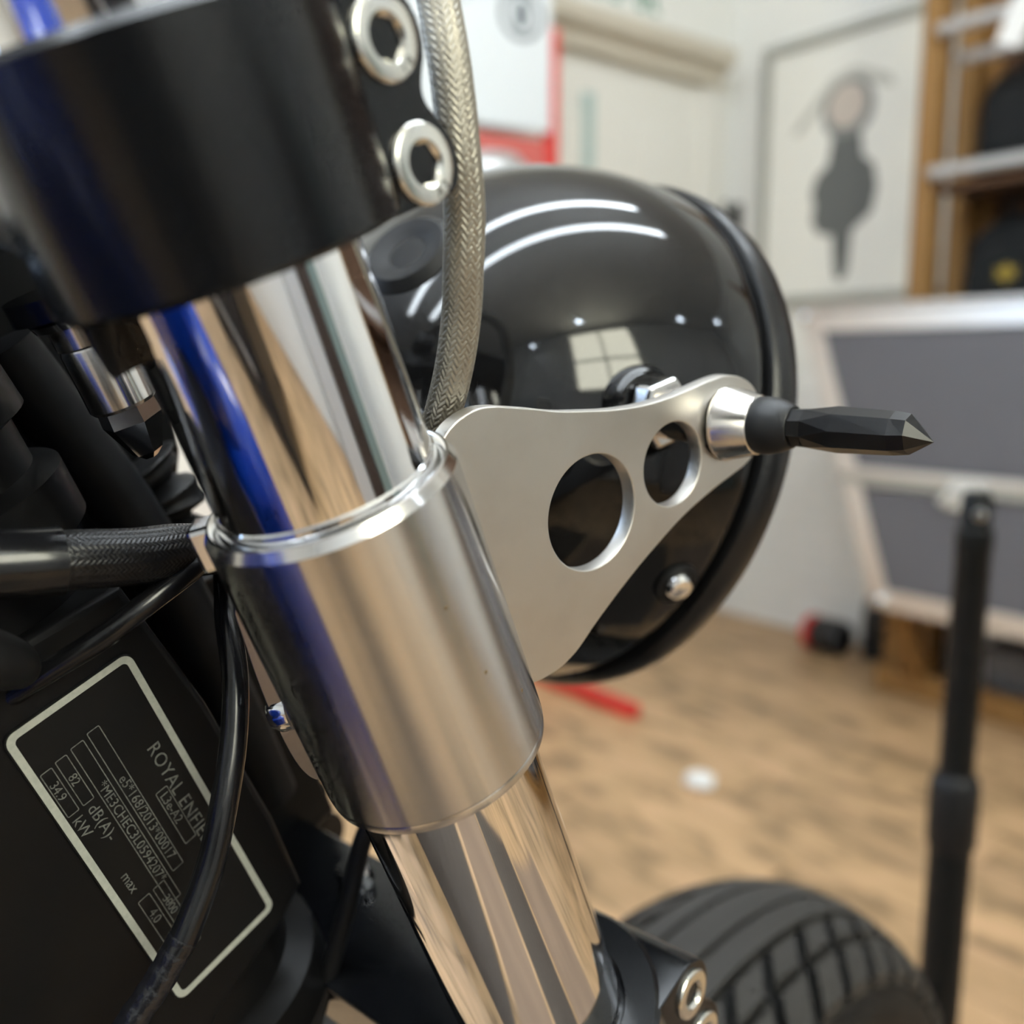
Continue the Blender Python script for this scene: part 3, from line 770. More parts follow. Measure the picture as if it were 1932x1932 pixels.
def block_outline(f_in, bf, bts, r, tmin, tmax):
    """outline in (f, -t) of the bolt ears: straight back, two round lobes with a scallop between"""
    pts = [(f_in, -tmin)]
    b0, b1 = bts
    def arc(cf, ct, a0, a1, n=10):
        return [(cf + r * math.cos(a), -(ct + r * math.sin(a))) for a in [a0 + (a1 - a0) * i / n for i in range(n + 1)]]
    top = [p for p in arc(bf, b0, -PI / 2, 0.72)]
    gap = (b1 - b0) / 2
    sc = []
    f_e = bf + r * math.cos(0.72); t_e0 = b0 + r * math.sin(0.72); t_e1 = b1 - r * math.sin(0.72)
    for i in range(1, 8):
        q = i / 8; t = t_e0 + (t_e1 - t_e0) * q
        sc.append((f_e - 1.6 * math.sin(PI * q), -t))
    bot = [p for p in arc(bf, b1, -0.72, PI / 2)]
    pts += [(f, max(min(y, -tmin), -tmax)) for f, y in top + sc + bot]
    pts.append((f_in, -tmax))
    return [(p[0] * mm, p[1] * mm) for p in pts]

def triple_clamp(name, t0, t1, bts, face_l, R=29.0, bf=25.0, lobe=8.2):
    mb = MB()
    for l in (0, -161.4):
        mb.lathe([(20.7 * mm, t0 + .8), (0, 0)][:0] + [(20.8 * mm, (t0 + 0.8) * mm), (21.6 * mm, t0 * mm), ((R - 1.3) * mm, t0 * mm), (R * mm, (t0 + 1.3) * mm),
                  (R * mm, (t1 - 1.0) * mm), ((R - 1.0) * mm, t1 * mm), (21.4 * mm, t1 * mm), (20.8 * mm, (t1 - 0.6) * mm)], 128, fk(0, l, 0), ET, closed=True)
        loop = block_outline(2.0, bf, bts, lobe, t0 + 0.6, t1)
        sgn = 1 if l == 0 else -1
        # two ears with the pinch slot between
        for l0, l1 in ((1.0, face_l), (-face_l, -1.0)):
            me = shape_mesh([loop], (l1 - l0) / 2 * mm, 0.5 * mm, 2)
            Mx = frame(fk(0, l + (l0 + l1) / 2, 0), EF, -ET, EF.cross(-ET))
            mb.mesh_from(me, Mx); bpy.data.meshes.remove(me)
    # web between the two barrels, arched underneath
    arch = [(-6, t1)]
    th = 12.0 if t1 - t0 < 36 else 14.0
    for i in range(1, 13):
        q = i / 12 * PI / 2
        arch.append((-6 - 18 * (1 - math.cos(q)) ** 0.9, t1 - (t1 - t0 - 21.0) * math.sin(q)))
    poly = [(-2, t0 + .6)] + [(-161.4 + 2, t0 + .6)] + [(-161.4 - a[0], a[1]) for a in arch] + list(reversed(arch))
    me = shape_mesh([[(p[0] * mm, -p[1] * mm) for p in poly]], 20 * mm, 1.2 * mm, 2)
    Mx = frame(fk(-6.0, 0, 0), EL, -ET, EL.cross(-ET))
    mb.mesh_from(me, Mx); bpy.data.meshes.remove(me)
    return part(mb, name, 'black_anodised', smooth=30)

uc = triple_clamp('upper_triple_clamp', -10.5, 24.5, (0.2, 19.0), 22.5)
socket_bolt(uc, 25.0, 22.5, 0.2, twist=0.15, marks=(('1', 18), ('8', 38)))
socket_bolt(uc, 25.0, 22.5, 19.0, twist=0.42, marks=(('A', 12), ('2', 36)))
lc = triple_clamp('lower_triple_clamp', 219.5, 256.0, (229.5, 247.0), 27.0, R=30.5, bf=25.5)
socket_bolt(lc, 25.5, 27.0, 229.5, twist=0.3); socket_bolt(lc, 25.5, 27.0, 247.0, twist=0.1)

# ---- nut stud under the upper clamp
mb = MB(); o = fk(-3, -57, 0)
mb.lathe([(0, 24 * mm), (12.5 * mm, 24.0 * mm), (12.5 * mm, 28.5 * mm), (0, 28.5 * mm)], 40, o, ET)
sn = part(mb, 'stud_flange', 'black_anodised')
mb = MB(); mb.lathe([(0, 28.5 * mm), (9.4 * mm, 28.5 * mm), (10.0 * mm, 29.5 * mm), (9.4 * mm, 31.0 * mm), (0, 31 * mm)], 40, o, ET); sub(mb, sn, 'stud_washer', 'polished_nut')
mb = MB(); mb.lathe([(0, 31 * mm), (7.4 * mm, 31.0 * mm), (7.4 * mm, 35.6 * mm), (0, 35.6 * mm)], 40, o, ET)
mb.lathe([(0, 36 * mm), (6.9 * mm, 36.0 * mm), (7.2 * mm, 36.6 * mm), (7.2 * mm, 49.6 * mm), (6.6 * mm, 50.4 * mm), (0, 50.4 * mm)], 40, o, ET); sub(mb, sn, 'stud_barrel', 'brushed_steel')
mb = MB(); mb.lathe([(0, 50.4 * mm), (6.2 * mm, 50.4 * mm), (6.5 * mm, 54 * mm), (3.4 * mm, 61.5 * mm), (1.6 * mm, 63 * mm), (0, 63.3 * mm)], 6, o, ET, x=(0.9, 0.4, 0)); sub(mb, sn, 'hex_tip', 'polished_nut', smooth=0)

# ---- clamp sleeve with bracket plate
PH = math.radians(-10)
# in fork local axes:   n = lat*cos(PH) + fp*sin(PH)
NP = EL * math.cos(PH) + EF * math.sin(PH)
UP = EF * math.cos(PH) - EL * math.sin(PH)
RS, T1, T2 = 24.17, 66.1, 131.0
mb = MB()
prof = [(21.2, T1 + 1.2), (21.9, T1 + 0.35), (22.6, T1), (23.1, T1 + 0.15), (RS, T1 + 2.1), (RS, T2 - 2.6), (RS - 0.15, T2 - 2.3), (RS - 0.05, T2 - 1.9), (RS - 0.25, T2 - 0.3), (RS - 0.7, T2), (21.0, T2), (20.65, T2 - 1)]
mb.lathe([(r * mm, t * mm) for r, t in prof[4:] + prof[:1]], 160, (0, 0, 0), ET)
mb.lathe([(r * mm, t * mm) for r, t in prof[:5]], 160, (0, 0, 0), ET, mi=1)
slv = mb.build('headlight_bracket', ['brushed_steel', 'turned_edge'], parent=moto, basis=BF, smooth=24)
slv['label'] = 'turned brushed steel sleeve clamped on the fork tube with a welded plate'
mb = MB(); mb.lathe([(20.52 * mm, (T1 - 1.6) * mm), (20.9 * mm, (T1 - 1.2) * mm), (21.15 * mm, (T1 + 1.4) * mm), (20.55 * mm, (T1 + 2) * mm)], 128, (0, 0, 0), ET, closed=True)
sub(mb, slv, 'liner_ring', 'polished_nut')
outline = [(21.5, 71.5), (24.6, 69.8), (27.6, 68.3), (31.0, 67.6), (35.0, 67.8), (39.0, 69.2), (43.0, 71.3), (48.0, 74.0), (54.3, 77.6), (62.0, 81.2), (70.3, 84.8), (79.3, 87.9), (89.0, 90.2), (97.5, 91.5),
           (103.0, 92.3), (108.0, 93.4), (112.5, 95.4), (116.2, 98.4), (118.6, 102.0), (119.4, 106.0), (118.8, 110.4), (117.0, 114.6), (114.2, 117.6), (110.6, 119.0), (104.0, 119.2), (95.7, 119.2), (83.9, 120.2), (72.1, 122.6), (60.3, 125.8),
           (48.8, 129.7), (41.8, 132.5), (38.0, 133.4), (34.0, 133.6), (28.4, 132.6), (24.5, 130.6), (21.5, 129.0)]
def resample(pts, sub_=4):
    n = len(pts); out = []
    for i in range(n - 1):
        p = [Vector((*pts[max(0, min(n - 1, i + k))], 0)) for k in (-1, 0, 1, 2)]
        for q in range(sub_):
            t = q / sub_
            v = 0.5 * ((2 * p[1]) + (p[2] - p[0]) * t + (2 * p[0] - 5 * p[1] + 4 * p[2] - p[3]) * t * t + (3 * p[1] - p[0] - 3 * p[2] + p[3]) * t ** 3)
            out.append((v.x, v.y))
    out.append(pts[-1]); return out
loops = [[(u * mm, -v * mm) for u, v in resample(outline)],
         [(x * mm, -y * mm) for x, y in circle(56.3, 103.9, 13.9, 72)], [(x * mm, -y * mm) for x, y in circle(84.3, 105.9, 10.75, 64)],
         [(x * mm, -y * mm) for x, y in circle(106.0, 105.2, 4.2, 32)]]
me = shape_mesh(loops, 2.0 * mm, 0.3 * mm, 2)
mb = MB(); mb.mesh_from(me, frame(Vector((0, 0, 0)), UP, -ET, UP.cross(-ET))); bpy.data.meshes.remove(me)
plate = sub(mb, slv, 'bracket_plate', 'plate_steel', smooth=32)
plate['label'] = 'flat steel plate with two round lightening holes'
# weld bead along the joint
random.seed(3)
mb = MB()
for side in (1, -1):
    pts = []; n = 60
    for i in range(n + 1):
        t = 71.0 + (128.5 - 71.0) * i / n
        pts.append(UP * (RS + 0.25 + random.uniform(-.15, .15)) * mm + NP * (2.0 + random.uniform(-.1, .25)) * side * mm + ET * t * mm)
    rads = [random.uniform(0.35, 0.75) * mm for _ in range(n + 1)]
    mb.tube(pts, lambda q: rads[min(n, int(q * n))], 8, sub=1)
sub(mb, slv, 'weld_bead', 'weld')
for ang, t in ((96, 87.5), (88, 104.5), (68, 116.0)):
    a = math.radians(ang); dirv = EF * math.cos(a) + EL * math.sin(a)
    mb = MB(); mb.lathe([(0, 0), (0.42 * mm, 0), (0.3 * mm, 0.08 * mm), (0, 0.1 * mm)], 10, dirv * (RS - 0.02) * mm + ET * t * mm, dirv); sub(mb, slv, 'rust_speck', 'rust')
# rear closing flange with two screws
a = math.radians(228); rad = EF * math.cos(a) + EL * math.sin(a); tan = rad.cross(ET)
me = shape_mesh([[(x * mm, -y * mm) for x, y in resample([(22, 84), (25.5, 85), (26.6, 92), (28.0, 104), (28.6, 116), (28.2, 125), (26.2, 129.5), (22, 130.8)], 4)]], 2.2 * mm, 0.4 * mm, 2)
mb = MB(); mb.mesh_from(me, frame(tan * 0.0, rad, -ET, rad.cross(-ET))); bpy.data.meshes.remove(me)
fl = sub(mb, slv, 'rear_flange', 'flange_steel')
for t, rr_, l_ in ((70.2, 24.5, 3.6), (112.0, 26.5, 3.4)):
    mb = MB()
    if t < 80:
        mb.obox(rad * 25.0 * mm + ET * (t + 1.2) * mm, rad * 2.6 * mm, tan * 3.4 * mm, ET * 4.6 * mm)
        sub(mb, slv, 'square_nut', 'polished_nut', smooth=0, bevel=0.0010)
    else:
        mb.lathe([(0, -2 * mm), (4.3 * mm, -2 * mm), (4.3 * mm, 0.5 * mm), (3.3 * mm, 2.2 * mm), (1.6 * mm, 2.9 * mm), (0, 3.0 * mm)], 28, rad * 27.2 * mm + ET * t * mm, rad)
        sub(mb, slv, 'dome_screw', 'polished_nut')

# ---- indicator on the bracket end
PIV = UP * 106 * mm + ET * 105.2 * mm
NI = (NP * 0.35 + EL * 0.65 - ET * 0.015).normalized()
o = PIV + NP * 2.0 * mm
mb = MB()
secs = [(17.6, 4.3, 4.3), (18.6, 4.7, 4.7), (22.0, 4.7, 4.9), (29.5, 5.4, 5.5), (43.0, 5.2, 5.0), (46.5, 4.4, 4.6)]
ex = (EF - NI * EF.dot(NI)).normalized(); ey = NI.cross(ex)
if ey.dot(-ET) < 0: ey = -ey; 
N = 8; rings = []
for k, (h, a_, b_) in enumerate(secs):
    tw = 0.0 if k < 3 else PI / 8
    rings.append([o + NI * h * mm + (ex * math.cos(2 * PI * i / N + tw) * a_ + ey * math.sin(2 * PI * i / N + tw) * b_) * mm for i in range(N)])
vs = [p for r in rings for p in r]
fs = []
for k in range(len(rings) - 1):
    for i in range(N):
        a0, a1, b0, b1 = k * N + i, k * N + (i + 1) % N, (k + 1) * N + i, (k + 1) * N + (i + 1) % N
        if k == 2: fs += [(a0, a1, b0), (a1, b1, b0)]
        else: fs.append((a0, a1, b1, b0))
vs.append(o + NI * 51.5 * mm - ey * 1.6 * mm); tipi = len(vs) - 1
fs += [((len(rings) - 1) * N + i, (len(rings) - 1) * N + (i + 1) % N, tipi) for i in range(N)]
fs.append(tuple(range(N)))
mb.add(vs, fs)
ind = part(mb, 'turn_signal', 'black_plastic', smooth=0)
ind['label'] = 'faceted black bullet indicator'
mb = MB(); mb.lathe([(0, -6.2 * mm + 6.2 * mm), (9.6 * mm, 0.0), (9.75 * mm, 0.5 * mm), (9.4 * mm, 1.2 * mm), (7.4 * mm, 9.2 * mm), (6.9 * mm, 9.5 * mm), (0, 9.5 * mm)], 64, o, NI)
sub(mb, ind, 'spacer_cone', 'turned_edge')
mb = MB(); mb.lathe([(0, 9.0 * mm), (6.9 * mm, 9.0 * mm), (7.15 * mm, 9.6 * mm), (7.1 * mm, 12.5 * mm), (6.4 * mm, 15.5 * mm), (5.3 * mm, 18.2 * mm), (4.9 * mm, 18.6 * mm), (0, 18.6 * mm)], 48, o, NI)
sub(mb, ind, 'rubber_collar', 'rubber_collar')

# ---- headlight
HC = Vector((0.01864718, 0.3509054, 0.88655128))
HX, HY, HZ = Vector((-0.59289878, 0.805277, 0)), Vector((-0.19696627, -0.14501974, -0.96962548)), Vector((-0.78081709, -0.57488976, 0.24459443))
BH_ = Matrix.Translation(-base) @ frame(HC, HX, HY, HZ)
mb = MB()
RR, DD = 91.2, 106.0
prof = [(RR - 4, -2.0), (RR - 2.4, -1.6), (RR - 0.6, -0.6), (RR, 1.0)]
for i in range(1, 41):
    q = PI / 2 * i / 40
    r = RR * math.cos(q); h = DD * math.sin(q)
    prof.append((r if i < 40 else 0.0, h))
mb.lathe([(r * mm, h * mm) for r, h in prof], 128)
shell = mb.build('headlight_shell', 'black_gloss', parent=moto, basis=BH_)
shell['label'] = 'glossy black rounded headlight shell'
mb = MB(); mb.lathe([(r * mm, h * mm) for r, h in [(82, -4), (88.2, -2.6), (90.2, -2.2), (92.6, -3.0), (93.9, -5.0), (94.2, -9.0), (93.4, -13.5), (91.0, -16.2), (87.5, -16.8), (84, -14)]], 128, closed=True)
sub(mb, shell, 'headlight_rim', 'black_satin')
mb = MB(); mb.lathe([(r * mm, h * mm) for r, h in [(85, -13), (70, -19), (45, -23.5), (0, -26), (0, -23), (45, -20.5), (70, -16), (85, -10)]], 64, closed=False); sub(mb, shell, 'headlight_lens', 'lens_glass')
mb = MB(); mb.lathe([(r * mm, h * mm) for r, h in [(86, -9), (60, 20), (25, 38), (0, 40)]], 48); sub(mb, shell, 'reflector', 'chrome')
# screw in the shell side
c = Vector((-78.9, 45.0, 9.2)) * mm; nn = Vector((-78.9, 45.0, 9.2 * 0.74)).normalized()
mb = MB(); mb.lathe([(0, -1 * mm), (7.2 * mm, -1 * mm), (7.2 * mm, 0.8 * mm), (6.4 * mm, 1.4 * mm), (0, 1.4 * mm)], 32, c, nn); wsh = sub(mb, shell, 'screw_washer', 'black_rubber')
mb = MB(); mb.lathe([(0, 1 * mm), (4.6 * mm, 1.2 * mm), (4.6 * mm, 2.0 * mm), (3.6 * mm, 3.6 * mm), (1.8 * mm, 4.3 * mm), (0, 4.4 * mm)], 28, c, nn); sub(mb, shell, 'shell_screw', 'polished_nut')
# pivot boss on the shell side: rubber, hex nut, bright spacer to the plate
pv = Vector((-111.4, 0.2, 38.1)) * mm; pn = Vector((-0.996, 0.056, -0.068)).normalized()
mb = MB(); mb.lathe([(0, -34 * mm), (12.5 * mm, -34 * mm), (12.5 * mm, -28.5 * mm), (11.2 * mm, -26.5 * mm), (0, -26.5 * mm)], 40, pv, pn); sub(mb, shell, 'pivot_rubber', 'black_gloss')
mb = MB(); mb.lathe([(0, -26.5 * mm), (9.6 * mm, -26.5 * mm), (10.2 * mm, -25.5 * mm), (10.2 * mm, -20.5 * mm), (9.4 * mm, -19.5 * mm), (0, -19.5 * mm)], 6, pv, pn); sub(mb, shell, 'pivot_nut', 'turned_edge', smooth=0, bevel=0.0006)
mb = MB(); mb.lathe([(0, -20 * mm), (6.8 * mm, -20 * mm), (6.8 * mm, -4 * mm), (0, -4 * mm)], 40, pv, pn); sub(mb, shell, 'pivot_spacer', 'turned_edge')
# grommet at the back of the shell
c = Vector((-27, -33.5, 91)) * mm; nn = Vector((-27 / 91.2 ** 2, -33.5 / 91.2 ** 2, 91 / 106 ** 2)).normalized()
mb = MB(); mb.lathe([(0, -4 * mm), (15 * mm, -4 * mm), (15 * mm, 1 * mm), (12 * mm, 3.5 * mm), (8 * mm, 3.0 * mm), (0, -1 * mm)], 36, c, nn); sub(mb, shell, 'cable_grommet', 'black_rubber')

# ---- braided brake hose (woven surface modelled)
hose = [fk(*p) for p in [(8, -60, -30), (22, -56, -46), (44, -34, -50), (58, -10, -36), (59.0, 3.0, -20.0), (57.0, 7.0, -8.9), (54.7, 8.4, -3.7), (50.1, 11.4, 4.9), (46.8, 12.6, 13.4), (44.1, 12.8, 22.0), (42.7, 11.5, 31.0), (40.4, 9.5, 40.2), (39.1, 5.9, 50.2), (36.8, 1.5, 60.5), (34.6, -5.2, 71.7), (33.7, -15.3, 85.0), (35.1, -25.9, 101.4), (38, -38, 125), (42, -50, 160)]]
def braid(pts, r, nstr=22, pitch=1.5 * mm, nseg=132, amp=0.50):
    path = smooth_path(pts, 30)
    # resample evenly
    acc = [0.0]
    for i in range(1, len(path)): acc.append(acc[-1] + (path[i] - path[i - 1]).length)
    step = 0.20 * mm; n = int(acc[-1] / step); ev = []; j = 0
    for i in range(n + 1):
        d = acc[-1] * i / n
        while j < len(acc) - 2 and acc[j + 1] < d: j += 1
        q = (d - acc[j]) / max(acc[j + 1] - acc[j], 1e-9); ev.append(path[j].lerp(path[j + 1], q))
    vs = []; N = None
    for i in range(n + 1):
        T = (ev[min(i + 1, n)] - ev[max(i - 1, 0)]).normalized()
        N = T.orthogonal().normalized() if N is None else (N - T * N.dot(T)).normalized()
        B = T.cross(N); s = acc[-1] * i / n / pitch
        for k in range(nseg):
            a = 2 * PI * k / nseg; q = nstr * k / nseg
            u = q + s; v = q - s
            iu, iv = math.floor(u), math.floor(v); fu, fv = u - iu - .5, v - iv - .5
            over = ((iu + iv) // 2) % 2 == 0
            hu = math.sqrt(max(0, 1 - (fu * 2) ** 2)); hv = math.sqrt(max(0, 1 - (fv * 2) ** 2))
            h = max(hu * (1.0 if over else 0.45), hv * (0.45 if over else 1.0))
            vs.append(ev[i] + (N * math.cos(a) + B * math.sin(a)) * (r + (h - 0.6) * amp * mm))
    fs = [(i * nseg + k, i * nseg + (k + 1) % nseg, (i + 1) * nseg + (k + 1) % nseg, (i + 1) * nseg + k) for i in range(n) for k in range(nseg)]
    m = MB(); m.add(vs, fs); return m
bh = part(braid(hose, 3.75 * mm), 'brake_hose', 'braid', smooth=180, recalc=False)
bh['label'] = 'braided steel brake hose'

# ---- steering head, gusset, data plate
mb = MB(); mb.lathe([(0, 20 * mm), (23 * mm, 20 * mm), (23 * mm, 30 * mm), (31 * mm, 31 * mm), (32 * mm, 44 * mm), (28 * mm, 46 * mm), (28 * mm, 56 * mm), (33 * mm, 58 * mm), (33 * mm, 70 * mm), (26 * mm, 74 * mm), (26 * mm, 205 * mm), (33 * mm, 208 * mm), (33 * mm, 220 * mm), (0, 222 * mm)], 64, fk(-45, -86, 0), ET)
hd = part(mb, 'steering_head', 'frame_black')
gpoly = [(-150, 92), (-60, 84), (-24, 86), (-20, 120), (-19, 160), (-20.5, 182), (-28, 186), (-52, 192), (-90, 215), (-150, 262), (-205, 300), (-205, 200)]
me = shape_mesh([[(p[0] * mm, -p[1] * mm) for p in gpoly]], 24 * mm, 2 * mm, 2)
mb = MB(); mb.mesh_from(me, frame(fk(0, -80, 0), EF, -ET, EF.cross(-ET))); bpy.data.meshes.remove(me)
part(mb, 'frame_gusset', 'frame_black')
LP = -55.0
def plate_loop(f0, f1, t0, t1, r, n=6):
    pts = []
    for cf, ct, a0 in ((f1 - r, t0 + r, -PI / 2), (f1 - r, t1 - r, 0), (f0 + r, t1 - r, PI / 2), (f0 + r, t0 + r, PI)):
        for i in range(n + 1):
            q = a0 + PI / 2 * i / n; pts.append((cf + r * math.cos(q), ct + r * math.sin(q)))
    return [(p[0] * mm, -p[1] * mm) for p in pts]
FM = frame(fk(0, LP, 0), EF, -ET, EF.cross(-ET))
def plate_piece(loops, depth, z):
    m_ = shape_mesh(loops, depth); q = MB(); q.mesh_from(m_, frame(fk(0, LP + z, 0), EF, -ET, EF.cross(-ET))); bpy.data.meshes.remove(m_); return q
dp = part(plate_piece([plate_loop(-57.9, -27.8, 97.4, 181.2, 2.6)], 0.4 * mm, -0.5), 'data_plate', 'plate_black')
dp['label'] = 'black data plate with pale border and printed type details'
sub(plate_piece([plate_loop(-57.6, -28.1, 97.7, 180.8, 2.5), plate_loop(-56.0, -29.7, 99.3, 179.2, 1.2)], 0.05 * mm, 0.0), dp, 'plate_border', 'plate_print')
def box_line(f0, f1, t0, t1, w=0.22):
    sub(plate_piece([plate_loop(f0, f1, t0, t1, 0.4, 3), plate_loop(f0 + w, f1 - w, t0 + w, t1 - w, 0.25, 3)], 0.03 * mm, 0.0), dp, 'field_outline', 'plate_text', smooth=0)
for f0, f1, t0, t1 in ((-44.0, -40.9, 107.8, 150.5), (-48.2, -45.0, 108.4, 157.0), (-52.0, -49.2, 108.8, 121.5), (-55.6, -52.8, 109.2, 121.5), (-38.6, -35.4, 130.8, 147.0), (-49.6, -46.4, 150.4, 171.0), (-53.6, -50.4, 150.4, 171.0)):
    box_line(f0, f1, t0, t1)
def plate_text(s, f, t, h, sp=1.0):
    m_ = text_mesh(s, h * 1.38 * mm, 0.00003, sp)
    q = MB(); q.mesh_from(m_, frame(fk(f, LP + 0.02, t), ET, EF, ET.cross(EF))); bpy.data.meshes.remove(m_)
    sub(q, dp, 'printed_text', 'plate_text', smooth=0)
plate_text('ROYAL ENFIELD', -35.2, 119.8, 3.2, 1.08)
plate_text('L3e-A2', -38.0, 132.0, 2.2)
plate_text('e5*168/2013*00017', -43.4, 121.5, 2.2, 1.05)
plate_text('*ME3CHEC3L0594207*', -47.6, 119.5, 2.2, 1.05)
plate_text('82', -51.5, 113.5, 2.0); plate_text('dB(A)-', -51.7, 122.6, 2.6, 1.05)
plate_text('34.9', -55.2, 112.4, 2.0); plate_text('kW', -55.4, 122.6, 2.6)
plate_text('max', -53.6, 141.8, 2.4); plate_text('3000', -49.0, 154.2, 2.0); plate_text('4.0', -53.0, 154.6, 2.2)

# ---- wiring and cables
loom = [fk(*p) for p in [(-66, -55, 52), (-57.0, -50.9, 56.4), (-47.6, -46.6, 61.1), (-38.9, -43.2, 65.4), (-34.5, -42.2, 67.6)]]
mb = MB(); mb.tube(loom, 6.6 * mm, 28); lm = part(mb, 'heat_shrink_tube', 'cable_sheath')
loom2 = [fk(*p) for p in [(-37.0, -42.6, 66.3), (-31.6, -41.5, 69.1), (-22.5, -41.6, 74.4), (-13.4, -43.6, 79.2), (-3.2, -49.3, 85.9), (11.5, -53.3, 93.6)]]
mb = braid(loom2, 5.7 * mm, 36, 1.0 * mm, 180, 0.3)
lo = part(mb, 'wiring_loom', 'woven_sleeve', smooth=180, recalc=False)
lo['label'] = 'wiring loom in a black woven sleeve'
mb = MB(); mb.tube([fk(*p) for p in [(-70, -50, 64), (-57, -46, 74), (-51, -47, 81), (-48, -54, 87)]], lambda q: (6.5 - 3 * q * q) * mm, 26); sub(mb, lm, 'loom_boot', 'black_rubber')
c1 = [fk(*p) for p in [(-78, -72, 97), (-65.1, -64.1, 93.2), (-53.3, -55.5, 89.6), (-43.8, -47.4, 86.3), (-34.1, -40.2, 83.5), (-25.3, -36.5, 81.2), (-13.5, -35.5, 79.9), (-1.2, -38, 79.2), (12, -44, 80)]]
mb = MB(); mb.tube([p + (EL * -4 + ET * 3) * mm for p in c1], 2.5 * mm, 20); part(mb, 'black_cable', 'cable_sheath')
c2 = [fk(*p) for p in [(4, -58, 86), (-2.2, -51.0, 93.4), (-10.0, -43.3, 99.7), (-17.3, -36.5, 108.6), (-25.5, -32.8, 118.6), (-34.5, -30.4, 127.8), (-43.5, -29.6, 137.0), (-53.8, -29.3, 144.8), (-57, -29.6, 146.8)]]
mb = MB(); mb.tube(c2, lambda q: (2.75 + 0.35 * q) * mm, 24); cb = part(mb, 'clutch_cable', 'cable_sheath')
mb = MB(); mb.tube([fk(*p) for p in [(-54.5, -29.3, 145.2), (-62.3, -30.6, 150.2), (-71.3, -32.7, 155.1), (-81.8, -37.0, 163.1), (-95, -44, 176)]], lambda q: (3.1 + 0.07 * math.sin(q * 62)) * mm, 24, sub=24); sub(mb, cb, 'tape_wrap', 'cable_tape')
mb = MB(); mb.tube([fk(*p) for p in [(12, -53, 172), (6.3, -54.6, 182.3), (0, -55.9, 189.1), (-8.6, -56.8, 199.7), (-19.1, -59.9, 214.1), (-29.0, -63.3, 227.3), (-39.0, -66.6, 240.7)]], 2.7 * mm, 18); part(mb, 'throttle_cable', 'black_rubber')
# chrome adjuster behind the cables
mb = MB(); mb.lathe([(0, 0), (4.5 * mm, 0), (5 * mm, 1 * mm), (5 * mm, 5 * mm), (6.6 * mm, 8 * mm), (7.0 * mm, 24 * mm), (6 * mm, 26 * mm), (0, 26 * mm)], 28, fk(4, -78, 212), ET); part(mb, 'cable_adjuster', 'polished_nut')
cov = [(-75, 12), (35, 12), (35, 70), (31.5, 84), (24, 96), (22, 104), (25, 110), (29, 114), (27, 145), (26, 194), (25, 226), (-25, 226), (-75, 205)]
me = shape_mesh([[(p[0] * mm, -p[1] * mm) for p in cov]], 5 * mm, 1.5 * mm, 2)
mb = MB(); mb.mesh_from(me, frame(fk(0, -124, 0), EF, -ET, EF.cross(-ET))); bpy.data.meshes.remove(me)
cv = part(mb, 'headstock_cover', 'frame_black')
mb = MB(); mb.tube([fk(-4, -104, 36), fk(0, -104, 60), fk(4, -103, 90), fk(5, -103, 130), fk(2, -103, 190)], 8.5 * mm, 26); sub(mb, cv, 'wire_conduit', 'black_rubber')
mb = MB(); mb.tube([fk(-26, -96, 32), fk(-22, -95, 55), fk(-18, -95, 78), fk(-18, -96, 110)], 7.0 * mm, 24); sub(mb, cv, 'wire_conduit', 'cable_sheath')
random.seed(11)
mb = MB(); mb.tube([fk(16, -112, 80), fk(18, -110, 92), fk(15, -110, 104), fk(12, -112, 116)], lambda q: (9 + 2.2 * math.sin(q * 23) + 1.2 * math.sin(q * 51)) * mm, 22, sub=14); sub(mb, cv, 'rubber_boot', 'black_rubber')
# riser block behind the clamp
me = shape_mesh([plate_loop(-6, 22, -38, -11, 5)], 11 * mm, 1.5 * mm, 2); mb = MB(); mb.mesh_from(me, frame(fk(0, -62, 0), EF, -ET, EF.cross(-ET))); bpy.data.meshes.remove(me)
part(mb, 'handlebar_riser', 'black_satin')

# ---- blue tank behind the steering head (out of the picture, mirrored in the fork)
tank = MB(); rings = []; n = 40
for k in range(25):
    q = k / 24; y = -0.17 - 0.46 * q
    w = 0.135 * (math.sin(PI * (0.12 + 0.80 * q)) ** 0.55); h = 0.125 * (math.sin(PI * (0.16 + 0.78 * q)) ** 0.6)
    zc = 0.80 - 0.04 * q
    rings.append((y, w, h, zc))
FWD = Vector((AX.x, AX.y, 0)).normalized()
RIGHT = Vector((FWD.y, -FWD.x, 0))
oc = Vector((P0.x, P0.y, 0)) + RIGHT * -0.081
vs = []
for y, w, h, zc in rings:
    for i in range(n):
        a_ = 2 * PI * i / n; c_, s_ = math.cos(a_), math.sin(a_)
        vs.append(oc + FWD * y + RIGHT * (w * math.copysign(abs(c_) ** 0.75, c_)) + Vector((0, 0, zc + h * math.copysign(abs(s_) ** 0.8, s_))) - base)
tank.add(vs, [(k * n + i, k * n + (i + 1) % n, (k + 1) * n + (i + 1) % n, (k + 1) * n + i) for k in range(24) for i in range(n)] + [tuple(range(n)), tuple(reversed(range(24 * n, 25 * n)))])
tk = tank.build('fuel_tank', 'tank_blue', parent=moto, smooth=60)
mb = MB(); mb.lathe([(0, 0), (0.035, 0), (0.036, 0.012), (0.030, 0.018), (0, 0.02)], 32, oc + FWD * -0.30 + Vector((0, 0, 0.900)) - base); sub(mb, tk, 'filler_cap', 'polished_nut')
mb = MB(); mb.tube([M_FORK @ fk(-60, -81, 190) - base, oc + FWD * -0.16 + Vector((0, 0, 0.62)) - base, oc + FWD * -0.22 + Vector((0, 0, 0.36)) - base, oc + FWD * -0.5 + Vector((0, 0, 0.24)) - base], 0.02, 20); mb.build('down_tube', 'frame_black', parent=moto)
